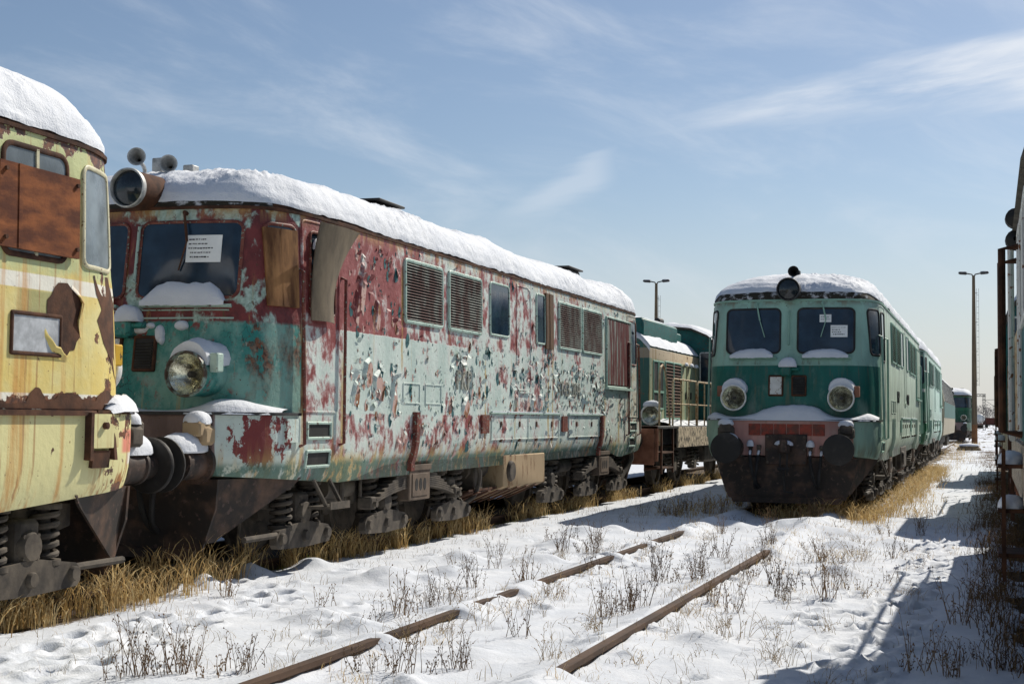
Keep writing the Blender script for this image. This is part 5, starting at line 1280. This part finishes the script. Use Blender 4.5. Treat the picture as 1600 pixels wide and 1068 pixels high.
mb = MB(); strip(mb, P_mir, .95, 3.0, 1.485, 1.525, 0, .03); mb.build('waist_ledge', M['rust_dark'], yellow, smooth=False)
mb = MB(); panel(mb, P_mir, .0+1.48, 2.0, 1.93, 2.20, .01, .006); hp = mb.build('grey_hatch', M['hatch_grey'] if 'hatch_grey' in M else M['rimgrey'], yellow); hp['label'] = 'small bare grey metal hatch'
mb = MB(); ring(mb, P_mir, 1.45, 2.03, 1.91, 2.225, .02, .03, .016); mb.build('hatch_frame', M['rust_dark'], hp)
mb = MB(); panel(mb, P_mir, .82, 1.08, 1.24, 1.50, .01, .05, skirt=.0); cv = mb.build('hinged_cover', M['yellow'], yellow)
mb = MB(); strip(mb, P_mir, 1.09, 1.13, 1.15, 1.51, 0, .06, n=1); strip(mb, P_mir, .77, .81, 1.15, 1.51, 0, .06, n=1); strip(mb, P_mir, .84, 1.06, 1.09, 1.22, 0, .035, n=2); mb.lathe([(.028,.0),(.028,.03),(.015,.035),(.001,.035)], P_mir(.95,1.41,.05), (-1,0,0), 10); mb.build('cover_hinge', M['rust_dark'], cv)
mb = MB(); rows = []
for i in range(30):
    yy = .14+.72*i/29; e = min(1, (29-i)/8+.1); xo = float(np.interp(yy,[.13,.33,.54,.75,1.0],[1.22,1.35,1.43,1.47,1.475])); row = []
    for k in range(8):
        t = k/7; row.append((-(xo-.20+.22*t), yy-.03, 1.53+e*(.02+.095*math.sin(math.pi*min(1,.25+t*.75))*(1+.9*float(fbm(np.array([yy*9]),np.array([t*3]),3)[0])))-(.03 if k==7 else 0)))
    rows.append(row)
mb.grid(rows); mb.build('ledge_snow', M['snow'], yellow, angle=180)

# ---- flaking paint on the mint locomotive
rf_ = random.Random(21); fl = MB(); sc = MB(); sc2 = MB()
def flake(y, z, s, h, ang, wide=1.0):
    """an angular chip of paint hinged along one side and standing off the steel"""
    n = rf_.randint(5, 7); o = len(fl.v); hx, hz = math.cos(ang), math.sin(ang); pts = []
    for i in range(n):
        a = 2*math.pi*(i+rf_.uniform(-.3,.3))/n; r = s*rf_.uniform(.45,1.0); pts.append((r*math.cos(a)*wide, r*math.sin(a)))
    mx = max(p[0]*hx+p[1]*hz for p in pts); mn = min(p[0]*hx+p[1]*hz for p in pts)
    for p in [(0,0)]+pts:
        t = ((p[0]*hx+p[1]*hz)-mn)/(mx-mn); d = .002+h*t**1.3*rf_.uniform(.75,1.15)
        fl.v.append(tuple(PS(min(15.6,max(1.75,y+p[0])), min(3.48,max(1.02,z+p[1])), d)))
    for i in range(n): fl.f.append((o, o+1+i, o+1+(i+1)%n))
zones = [(5.8,7.2,1.65,2.5,46),(8.2,10.2,1.6,2.4,60),(10.3,13.3,1.62,2.35,110),(2.75,4.15,2.45,3.40,40),(2.8,4.2,1.62,2.15,22),(2.7,13.4,1.1,2.45,230),(4.3,6.8,1.1,1.52,26),(4.3,15.8,2.4,3.5,110),(13,15.9,1.1,2.1,70)]
for y0, y1, z0, z1, n in zones:
    for _ in range(int(n*1.9)):
        y, z = rf_.uniform(y0,y1), rf_.uniform(z0,z1); s = rf_.choice((.012,.015,.018,.022,.026,.03,.04,.055))*rf_.uniform(.7,1.2); 
        in_g = 2.58 < z < 3.4 and (4.2<y<6.95 or 7.2<y<8.1 or 9.3<y<13.2) or (2.03<z<3.35 and 13.4<y<15.3)
        if in_g: continue
        flake(y, z, s, s*rf_.uniform(.4,1.1), rf_.uniform(0,6.28), rf_.uniform(.9,1.9))
        if rf_.random() < .6: poly_patch(sc2 if rf_.random()<.55 else sc, PS, blob_poly(y-s*.6, z-s*.5, s*.9, s*1.5, rf_.randint(0,400), 11, .6), .0025+rf_.random()*.001)  # teal ones also paint the flake's shadow, set down and left of it
for y, z, ru, rz_ in ((3.28,1.97,.10,.15),(3.55,1.83,.12,.15),(4.0,1.72,.09,.20),(2.95,1.72,.10,.14),(6.35,1.62,.12,.12),(6.55,1.90,.06,.25),(8.95,1.70,.11,.16),(9.25,1.66,.10,.15),(8.45,1.66,.07,.18),(3.1,2.9,.08,.25),(2.95,2.65,.06,.2),(3.5,2.62,.07,.16),(9.6,1.72,.10,.12),(12.0,1.75,.08,.15)):
    p = blob_poly(y, z, ru, rz_, int(y*100)+7, 20, .4); poly_patch(sc, PS, p, .0045); curl_rim(fl, PS, p, .003, 3, 13, .035, .035)
body_main = [o for o in main.children if o.name.startswith('body')][0]
for mb_, nm_, mt_ in ((fl,'paint_flakes','main'),(sc,'primer_patches','primer'),(sc2,'old_teal_and_shade_patches','tealscar_shade')): mb_.build(nm_, M[mt_], body_main, smooth=False)['kind'] = 'stuff'
# nose: rust seam strips and clots of snow stuck to the front
for x, z, rx, rz_ in ((-1.12,2.40,.10,.09),(.10,2.34,.10,.06),(.32,2.28,.05,.09),(.22,2.36,.05,.03),(-.30,2.25,.06,.09),(.55,2.36,.07,.05),(-.45,2.10,.05,.10),(.35,2.22,.03,.05),(1.02,1.62,.04,.03)):
    mb = MB(); p = P_front(x, z, 0); rows = []
    for i in range(5):
        t = i/4; rows.append([P_front(x+rx*math.sin(t*1.57)*math.cos(a)*(1+.5*float(fbm(np.array([math.cos(a)+x*9]),np.array([math.sin(a)+z*5]),2)[0])), z+rz_*math.sin(t*1.57)*math.sin(a), .002+.05*math.cos(t*1.57)) for a in np.linspace(0,2*math.pi,15)[:-1]])
    mb.grid(rows, closed=True); mb.build('stuck_snow', M['snow'], main)
mb = MB(); 
for zz in np.linspace(1.78,2.22,13): strip(mb, P_front, -1.18, -.98, zz, zz+.014, 0, .02, n=2)
mb.build('nose_louvre', M['teal_plain'], main, smooth=False)

shunt = hood_unit('shunting_locomotive', 'teal and cream hood shunter with railings behind the flaking mint locomotive', (XL, 29.05, 0), 0, None, 2)
ra = hood_unit('shunting_locomotive', 'nearest teal hood unit cut by the right edge, rusty handrail on its cab', (XR, 19.5, 0), math.pi, None, 4, paint='teal_plain')
rb = dup_tree(ra); rb.location = (XR+.02, 34.9, 0); rb['label'] = 'hood unit coupled beyond the nearest one along the right edge'
rc = dup_tree(ra); rc.location = (XR+.05, 50.4, 0); rc['label'] = 'farthest of the three hood units along the right edge'

# ---- railcar at the end of the middle row
rcar = thing('railcar', 'cream railcar with tall slanted windows at the end of the middle row', 'railcar', (XM, 60.2, 0))
sec = [(-1.40,.95),(-1.44,1.5),(-1.44,2.4),(-1.25,3.35),(-.9,3.62),(0,3.75),(.9,3.62),(1.25,3.35),(1.44,2.4),(1.44,1.5),(1.40,.95)]
mb = MB(); mb.prism(sec, lambda a,b,t:(a, t+(.5*max(0,(b-1.5))/2.2 if t < 5 else -.5*max(0,(b-1.5))/2.2), b), .3, 19.5); rbody = mb.build('body', M['railcar'], rcar, bevel=.03)
rs_ = lambda y, z, d: Vector((float(np.interp(z,[.95,1.5,2.4,3.35],[1.40,1.44,1.44,1.25]))+d, y, z))
for i in range(9):
    mb = MB(); panel(mb, rs_, 1.4+i*2.0, 2.95+i*2.0, 2.42, 3.30, .06, .008); w_ = mb.build('side_window', M['glass'], rcar); mb = MB(); ring(mb, rs_, 1.35+i*2.0, 3.0+i*2.0, 2.38, 3.34, .07, .05, .02); mb.build('window_frame', M['dark_steel'], w_)
mb = MB(); strip(mb, rs_, .6, 19.2, 1.70, 2.36, .0, .012); mb.build('dark_band', M['teal_plain'], rcar)
mb = MB(); rows = []
for i in range(60):
    yy = .75+18.3*i/59; rows.append([(x, yy, float(np.interp(x,[-1.25,-.9,0,.9,1.25],[3.35,3.62,3.75,3.62,3.35]))+.02+.09*math.sin(math.pi*(x+1.25)/2.5)**.4+.10*float(fbm(np.array([x*2]),np.array([yy]),3)[0])*min(1,(1.27-abs(x))*4)) for x in np.linspace(-1.25,1.25,15)])
mb.grid(rows); mb.build('roof_snow', M['roof_snow'], rcar, angle=180)
for q in (3.5,6.0,13.8,16.3):
    for sx in (-1,1): mb = MB(); mb.lathe([(0,.06),(.4,.06),(.46,.1),(.46,-.03),(0,-.05)], (sx*.7,q,.46),(sx,0,0),20); mb.build('wheel', M['iron'], rcar)
mb = MB(); mb.box(-1.1,1.1,1,18.8,.55,.95); 
for q in (3,13.2): mb.box(-1.2,1.2,q,q+3.6,.35,.8,ch=.05)
mb.build('underframe', M['iron'], rcar)
for x in (-.9,.9): buffer_(rcar, x, ID, snow=False)

# ================================================================== lamp poles, gantry, wagons, wood
def lamp_pole(x, y, h, label, ladder=True):
    t = thing('lamp_pole', label, 'lamp pole', (x, y, -.15))
    mb = MB(); mb.tube([(0,0,-.3),(0,0,h*.5),(0,0,h-.1)], [.22,.17,.11], 14); mb.build('mast', M['pole'], t)
    mb = MB(); mb.tube([(0,0,.0),(0,0,1.5)], [.226,.214], 14, cap=False); mb.build('painted_base', M['pole_rust'], t)
    for sg in (-1,1):
        mb = MB(); mb.tube([(0,0,h-.3),(sg*.12,0,h-.02),(sg*.45,0,h+.05),(sg*.75,0,h+.08)], .05, 8); a = mb.build('arm', M['dark_steel'], t)
        mb = MB(); mb.prism([(.42,-.02),(.55,.10),(1.0,.13),(1.12,.02),(1.0,-.06),(.55,-.10)], lambda p,q,s: (sg*p, s, h+.06+q), -.14, .14); lh = mb.build('lamp_head', M['dark_steel'], a, bevel=.02)
        mb = MB(); lump(mb, (sg*.78,0,h+.17), .34,.14,.06, sg+3, n=12, m=3); mb.build('lamp_snow', M['snow'], lh)
    if ladder:
        mb = MB()
        for sx in (.20,.36): mb.tube([(sx,-.1,4.4),(sx,-.1,h-1.1)], .012, 6)
        for q in np.arange(4.5,h-1.2,.45): mb.tube([(.20,-.1,q),(.36,-.1,q)], .010, 5)
        for q in np.arange(4.8,h-1.2,2.2): mb.tube([(0,-.05,q),(.28,-.1,q)], .02, 5)
        mb.build('ladder', M['dark_steel'], t)
    return t
lamp_pole(-1.12, 112.0, 12.85, 'tall double armed lamp pole with a rusty base on the open snow')
lamp_pole(-25.6, 112.0, 12.75, 'double armed lamp pole rising behind the teal and cream shunter')
mb = MB(); lump(mb, (0,0,0), .75,.45,.38, 5); st_ = mb.build('concrete_block', M['pole'], None); st_.location = (-1.15, 86.0, -.16); tag(st_, 'low dark concrete block near the foot of the lamp pole', 'concrete block')
mb = MB(); lump(mb, (0,0,.33), .62,.36,.12, 6); mb.build('block_snow', M['snow'], st_)
gan = thing('signal_gantry', 'lattice steel portal far down the tracks behind the lamp pole', 'gantry', (0,300,0))
def lattice(mb, a, b_, w, n):
    a, b_ = Vector(a), Vector(b_); ax = (b_-a).normalized(); sd = Vector((0,1,0)); nn = ax.cross(sd)
    cs = [(w,w),(w,-w),(-w,-w),(-w,w)]
    for s1_, s2_ in cs: mb.tube([a+sd*s1_+nn*s2_, b_+sd*s1_+nn*s2_], .05, 4)
    for i in range(n):
        p, q = a+(b_-a)*i/n, a+(b_-a)*(i+1)/n
        for k in range(4):
            c0, c1 = cs[k], cs[(k+1)%4]; mb.tube([p+sd*c0[0]+nn*c0[1], q+sd*c1[0]+nn*c1[1]], .03, 4)
for nm, a, b_, n in (('gantry_post',(-1.15,0,-.3),(-1.15,0,7.1),12),('gantry_post',(-14.5,0,-.3),(-14.5,0,7.1),12),('gantry_beam',(-15,0,7.0),(-.8,0,7.0),20)):
    mb = MB(); lattice(mb, a, b_, .22, n); mb.build(nm, M['dark_steel'], gan, smooth=False)
mast = thing('catenary_mast', 'thin far catenary mast with a slanting bracket arm', 'mast', (1.2,330,0))
mb = MB(); mb.tube([(0,0,-.3),(0,0,7.2)], [.16,.10], 8); mb.build('mast', M['dark_steel'], mast)
mb = MB(); mb.tube([(0,0,6.6),(-2.9,0,6.5)], .05, 6); mb.tube([(0,0,4.9),(-2.4,0,6.5)], .05, 6); mb.build('bracket_arm', M['dark_steel'], mast)
tw = thing('tank_wagon', 'white round ended tank wagon far beyond the lamp pole', 'tank wagon', (-2.6,400,0))
mb = MB(); mb.lathe([(.001,-.5),(.6,-.42),(1.1,-.1),(1.25,.25),(1.25,10),(1.1,10.35),(.6,10.7),(.001,10.8)], (0,0,2.55), (0,1,0), 28); mb.build('tank', M['tank'], tw)
mb = MB(); mb.box(-1.2,1.2,-.6,11,.95,1.25); mb.build('frame', M['wagon'], tw)
for q in (1,2.8,7.5,9.3):
    mb = MB(); mb.tube([(-.8,q,.46),(.8,q,.46)], .46, 18); mb.build('wheelset', M['iron'], tw)
fw = thing('freight_wagon', 'distant brown freight wagon beside the white tank', 'wagon', (1.2,425,0))
mb = MB(); mb.box(-3.2,3.4,0,2.6,1.1,2.9,ch=.05); 
for q in np.arange(-3.0,3.4,.8): mb.box(q,q+.1,-.06,0,1.1,2.9)
mb.build('body', M['wagon'], fw, smooth=False)
mb = MB(); mb.box(-3.0,3.2,.2,2.4,.8,1.1); mb.build('underframe', M['iron'], fw)
for q in (-2.2,2.4):
    mb = MB(); mb.tube([(q,.5,.46),(q,2.1,.46)], .46, 16); mb.build('wheelset', M['iron'], fw)
# far wood
rw = random.Random(3); mb = MB()
for i in range(520):
    x = rw.uniform(-230, 120); y = rw.uniform(620, 760); h = rw.uniform(6,10.5)*(1+.25*math.sin(x*.05))
    mb.tube([(x,y,-.3),(x+rw.uniform(-.3,.3),y,h*.6),(x+rw.uniform(-.5,.5),y,h)], [.16,.09,.02], 3, cap=False)
    for k in range(22):
        zz = h*rw.uniform(.3,.95); a = rw.uniform(0,6.28); l = (h-zz)*.45+.5; p = Vector((x,y,zz)); e = p+Vector((math.cos(a)*l, math.sin(a)*l, l*.75)); q = e-p; s_ = Vector((-q.y,q.x,0)).normalized()*.05+Vector((0,0,.06))
        mb.add([p-s_*.6, p+s_*.6, e],[(0,1,2)]); 
        for m_ in range(3):
            f_ = p+q*rw.uniform(.4,1); e2 = f_+Vector((rw.uniform(-.7,.7),rw.uniform(-.7,.7),rw.uniform(.2,.9))); mb.add([f_, f_+Vector((.12,0,.05)), e2],[(0,1,2)])
M['far_twig'] = simple('hazed_far_twigs', (0.17,0.15,0.145), .9, 0, .05, .3, 0)  # grey put into the twig colour in place of distance haze
stuff(mb.build('far_wood', M['far_twig'], None, smooth=False), 'bare winter wood along the horizon, greyed for haze', 'wood')

# ================================================================== grass and weeds
def blade_mesh(name, pts, hmin, hmax, wid, bend, mat, seed, droop=0.0, heads=True):
    r = np.random.RandomState(seed); n = len(pts); pts = np.array(pts)
    h = r.uniform(hmin, hmax, n)*(pts[:,3] if pts.shape[1] > 3 else 1); a = r.uniform(0, 2*np.pi, n); b_ = r.uniform(.15, 1, n)*bend*h; fa = r.uniform(0, 2*np.pi, n)
    w = wid*r.uniform(.6, 1.3, n); seg = 4; V = np.zeros((n, (seg+1)*2, 3))
    for i in range(seg+1):
        t = i/seg; off = b_*t**2; zz = h*(t-droop*t**3)
        ww = w*(1-.85*t) if not heads else w*(1-.6*t)*(1+(1.3 if i == seg-1 else 0))
        cx = pts[:,0]+np.cos(a)*off; cy = pts[:,1]+np.sin(a)*off
        for s_, k in ((-1,0),(1,1)):
            V[:,i*2+k,0] = cx+s_*np.cos(fa)*ww/2; V[:,i*2+k,1] = cy+s_*np.sin(fa)*ww/2; V[:,i*2+k,2] = pts[:,2]+zz
    base = (np.arange(n)*(seg+1)*2)[:,None]; F = np.concatenate([base+np.array([[i*2,i*2+1,i*2+3,i*2+2]]) for i in range(seg)])
    me = bpy.data.meshes.new(name); V = V.reshape(-1,3); me.vertices.add(len(V)); me.vertices.foreach_set('co', V.ravel())
    me.loops.add(F.size); me.loops.foreach_set('vertex_index', F.ravel().astype(np.int32)); me.polygons.add(len(F)); me.polygons.foreach_set('loop_start', np.arange(0,F.size,4,dtype=np.int32)); me.polygons.foreach_set('loop_total', np.full(len(F),4,dtype=np.int32))
    me.update(); me.validate(); me.materials.append(mat); o = bpy.data.objects.new(name, me); COL.objects.link(o); return o
def grass_mat(name, a, c, d_):
    mt, g, b = new_mat(name); v = g.obj(); n = g.noise(v, 3.5, 3); n2 = g.noise(g.scale(v,(1,1,.15)), 60, 2)
    g.l.new(g.mix(g.step(n2,.42,.62), g.mix(g.step(n,.35,.65), a, c), d_), b.inputs['Base Color']); b.inputs['Roughness'].default_value = .7; b.inputs['Specular IOR Level'].default_value = .25
    tr = g.nd('ShaderNodeBsdfTranslucent'); g.l.new(b.inputs['Base Color'].links[0].from_socket, tr.inputs['Color']); ms = g.nd('ShaderNodeMixShader', {'Fac': .35}); g.l.new(b.outputs[0], ms.inputs[1]); g.l.new(tr.outputs[0], ms.inputs[2]); g.l.new(ms.outputs[0], g.n['Material Output'].inputs['Surface'])
    return mt
M['straw'] = grass_mat('golden_straw', (0.50,0.35,0.14), (0.66,0.53,0.29), (0.34,0.21,0.08))
M['straw_shaded'] = grass_mat('shaded_straw', (0.13,0.075,0.03), (0.24,0.15,0.065), (0.08,0.045,0.02))  # darker copy of the straw, shade of the right row put into the colour
M['moss'] = grass_mat('green_grass', (0.10,0.12,0.02), (0.20,0.19,0.04), (0.05,0.07,0.015))
M['weed'] = simple('dry_weed', (0.125,0.078,0.045), .85, 0, 30, .5, 0)
def weed_mat(name, c0, c1):
    mt, g, b = new_mat(name); oi = g.n.new('ShaderNodeObjectInfo'); n = g.noise(g.obj(), 12, 2)
    g.l.new(g.mix(g.m('ADD', g.m('MULTIPLY', oi.outputs['Random'], .75), g.m('MULTIPLY', n, .3)), c0, c1), b.inputs['Base Color']); b.inputs['Roughness'].default_value = .85; b.inputs['Specular IOR Level'].default_value = .2
    return mt
M['weed'] = weed_mat('dry_weed', (0.060,0.036,0.022), (0.24,0.155,0.085))
M['weed_tan'] = simple('tan_weed', (0.34,0.24,0.12), .85, 0, 30, .35, 0)
rg = random.Random(17)
def scatter(n, fx, fy, clump=.1, per=14, keep=None):
    """points gathered in tufts"""
    P_ = []
    while len(P_) < n:
        cx, cy = fx(), fy(); k = rg.uniform(.55,1.15); m = int(per*rg.uniform(.5,1.5))
        if keep and not keep(cx, cy): continue
        for _ in range(m): P_.append((cx+rg.gauss(0,clump), cy+rg.gauss(0,clump), 0, k))
    A = np.array(P_); A[:,2] = ground_h(A[:,0].copy(), A[:,1].copy())-.02; return A
edge = lambda: -7.05+rg.gauss(0,.10)
gl = [scatter(2300, edge, lambda: rg.uniform(11.6,20), .055, 34, lambda x_, y_: float(fbm(np.array([y_*1.1]), np.array([3.0]), 3)[0]) > -.06), scatter(2600, edge, lambda: rg.uniform(20,44), .08, 20, lambda x_, y_: float(fbm(np.array([y_*.8]), np.array([7.0]), 3)[0]) > -.05), scatter(2300, lambda: -7.12+rg.gauss(0,.22), lambda: rg.uniform(7.6,11.6), .08, 30)]
stuff(blade_mesh('dry_grass', np.concatenate(gl), .14, .52, .0075, .55, M['straw'], 1, .25), 'golden dry grass along the foot of the left hand row', 'grass')
ml = [scatter(4200, lambda: -1.72+rg.gauss(0,.22), lambda: rg.uniform(24.5,50), .14, 20), scatter(1500, lambda: rg.uniform(-3.5,-1.7), lambda: 23.9+rg.gauss(0,.35), .15, 14), scatter(1400, lambda: -1.8+rg.gauss(0,.6), lambda: rg.uniform(50,110), .25, 12), scatter(700, lambda: -4.75+rg.gauss(0,.22), lambda: rg.uniform(23,34), .12, 10)]
stuff(blade_mesh('dry_grass', np.concatenate(ml), .14, .44, .010, .7, M['straw'], 2, .30), 'straw coloured grass around the green row in the middle', 'grass')
rl = [scatter(5200, lambda: .10+rg.gauss(0,.20), lambda: rg.uniform(9.5,40), .10, 24), scatter(1200, lambda: .05+rg.gauss(0,.3), lambda: rg.uniform(40,80), .2, 14)]
stuff(blade_mesh('dry_grass', np.concatenate(rl), .12, .40, .007, .8, M['straw_shaded'], 3, .35), 'dry grass with painted shade at the foot of the right hand row', 'grass')
sp = [scatter(5200, lambda: rg.uniform(-6.6,-.3), lambda: 7.5+22*rg.random()**1.3, .08, 9)]
stuff(blade_mesh('sparse_grass', np.concatenate(sp), .05, .24, .0042, 1.0, M['weed_tan'], 4, .45, False), 'scattered thin grass stems sticking out of the snow', 'grass')
tu = [scatter(1500, lambda: rg.choice(RAILS_MID)+rg.gauss(.12,.12), lambda: 7.5+14*rg.random(), .05, 10), scatter(1300, lambda: rg.gauss(-1.6,.7), lambda: 13.5+10*rg.random(), .08, 12), scatter(900, lambda: rg.gauss(-5.2,.8), lambda: 20+20*rg.random(), .1, 10)]
stuff(blade_mesh('stubble', np.concatenate(tu), .05, .20, .005, 1.1, M['straw'], 6, .5, False), 'short straw stubble showing through thin snow beside the open rails', 'grass')
ms_ = [scatter(2600, lambda: -6.98+rg.gauss(0,.06), lambda: rg.uniform(8.0,24), .07, 24)]
stuff(blade_mesh('green_grass', np.concatenate(ms_), .03, .10, .006, .8, M['moss'], 5, .2, False), 'low green grass at the edge of the snow by the left row', 'grass')

def weed_mesh(seed, n, h, spread, tan=False):
    r = random.Random(seed); mb = MB()
    for _ in range(n):
        a = r.uniform(0,6.28); l = h*r.uniform(.45,1.0); tilt = r.uniform(.05,spread); p = Vector((r.gauss(0,.05), r.gauss(0,.05), -.04)); d = Vector((math.cos(a)*tilt, math.sin(a)*tilt, 1)).normalized(); pts = [p]; rad = r.uniform(.0022,.0038) if not tan else .0019
        k = 6
        for i in range(k):
            d = (d+Vector((r.uniform(-.14,.14), r.uniform(-.14,.14), (-.28 if tan and i > 2 else .03)))).normalized(); pts.append(pts[-1]+d*l/k)
        mb.tube(pts, [rad*(1-.6*i/k) for i in range(k+1)], 4, cap=False)
        for i in range(2, k+1):
            for _b in range(r.choice((0,1,2)) if not tan else r.choice((0,0,1))):
                q = pts[i]; e = q+(d*.4+Vector((r.uniform(-1,1), r.uniform(-1,1), r.uniform(.2,1)))).normalized()*l*r.uniform(.07,.18); mb.tube([q, (q+e)/2+Vector((0,0,.006)), e], .0013, 3, cap=False)
                s_ = r.uniform(.003,.007) if not tan else .004; mb.add([e+Vector(v_)*s_ for v_ in ((1,0,0),(-1,0,0),(0,1,0),(0,-1,0),(0,0,1.5),(0,0,-1.2))], [(0,2,4),(2,1,4),(1,3,4),(3,0,4),(2,0,5),(1,2,5),(3,1,5),(0,3,5)])
    return mb
DARK = [(-4.5,10.05),(-4.46,10.47),(-4.47,10.78),(-4.46,11.08),(-4.47,11.42),(-3.81,8.15),(-3.62,8.14),(-3.46,8.2),(-3.29,8.27),(-3.21,8.49),(-3.27,9.92),(-3.66,11.42),(-3.68,12.09),(-2.94,11.12),(-2.8,11.18),(-3.01,12.38),(-5.49,15.73),(-5.26,16.19),(-4.65,16.47),(-4.65,12.62),(-2.89,11.03),(-2.86,11.51),(-2.83,11.78),(-2.97,13.87),(-2.86,13.92),(-2.76,13.97),(-3.1,13.81),(-2.26,12.15),(-2.04,11.86),(-1.83,13.7),(-1.76,13.89),(-2.04,14.11),(-1.66,15.01),(-1.81,13.04),(-2.32,14.16),(-2.26,14.55),(-1.98,16.32),(-1.85,16.54),(-1.61,16.5),(-1.42,13.02),(-1.39,14.11),(-1.09,14.25),(-1.48,17.35),(-1.09,17.21),(-.33,10.05),(-.24,9.51),(-.45,9.62),(-.54,9.68),(-.03,13.62),(-.13,13.58),(.01,10.97),(.05,9.94),(-.25,12.03),(-.15,10.32),(-4.99,7.4),(-4.95,7.51),(-4.85,7.55),(-4.76,7.68),(-4.8,7.89),(-4.49,7.69),(-4.47,7.86),(-4.38,7.9),(-5.31,10.84),(-6.39,11.14)]
TAN = [(-2.19,10.24),(-1.88,10.28),(-1.87,9.63),(-1.4,9.67),(-1.24,9.49),(-4.94,9.45),(-4.74,9.53),(-2.76,10.13),(-2.14,8.98),(-2.71,8.87),(-1.79,10.54),(-2.54,12.58),(-3.92,10.15),(-3.85,9.22)]
rr_ = random.Random(29)
for _ in range(46): DARK.append((rr_.uniform(-5.6,-.8), rr_.uniform(12.5,24)))
for _ in range(16): DARK.append((rr_.gauss(-4.7,.4), rr_.uniform(22.5,27)))
for _ in range(60): TAN.append((rr_.uniform(-5.2,-.6), rr_.uniform(8.6,20)))
protos = {}
def plant(lst, tan, nm, label, cat, grp):
    pr = []
    for k in range(6):
        o = weed_mesh(40+k+(50 if tan else 0), (9,14,7,18,11,5)[k], (.30,.40,.24,.36,.44,.20)[k]*(.72 if tan else 1.0), .55 if not tan else .9, tan).build(nm, M['weed_tan' if tan else 'weed'], None, smooth=False); pr.append(o); tag(o, label, cat, grp)
    for i, (x, y) in enumerate(lst):
        o = pr[i] if i < 6 else pr[i % 6].copy()
        if i >= 6: COL.objects.link(o)
        s_ = rr_.uniform(.75,1.15); o.location = (x, y, gh(x, y)); o.rotation_euler = (0, 0, rr_.uniform(0,6.28)); o.scale = (s_, s_, s_*rr_.uniform(.85,1.1))
plant(DARK, False, 'dry_weed', 'dark brown seeding weed stalks poking up through the snow', 'weed', 'dark dry weeds in the snow')
plant(TAN, True, 'grass_tuft', 'thin pale tuft of bent grass in the snow', 'grass tuft', 'pale tufts in the snow')
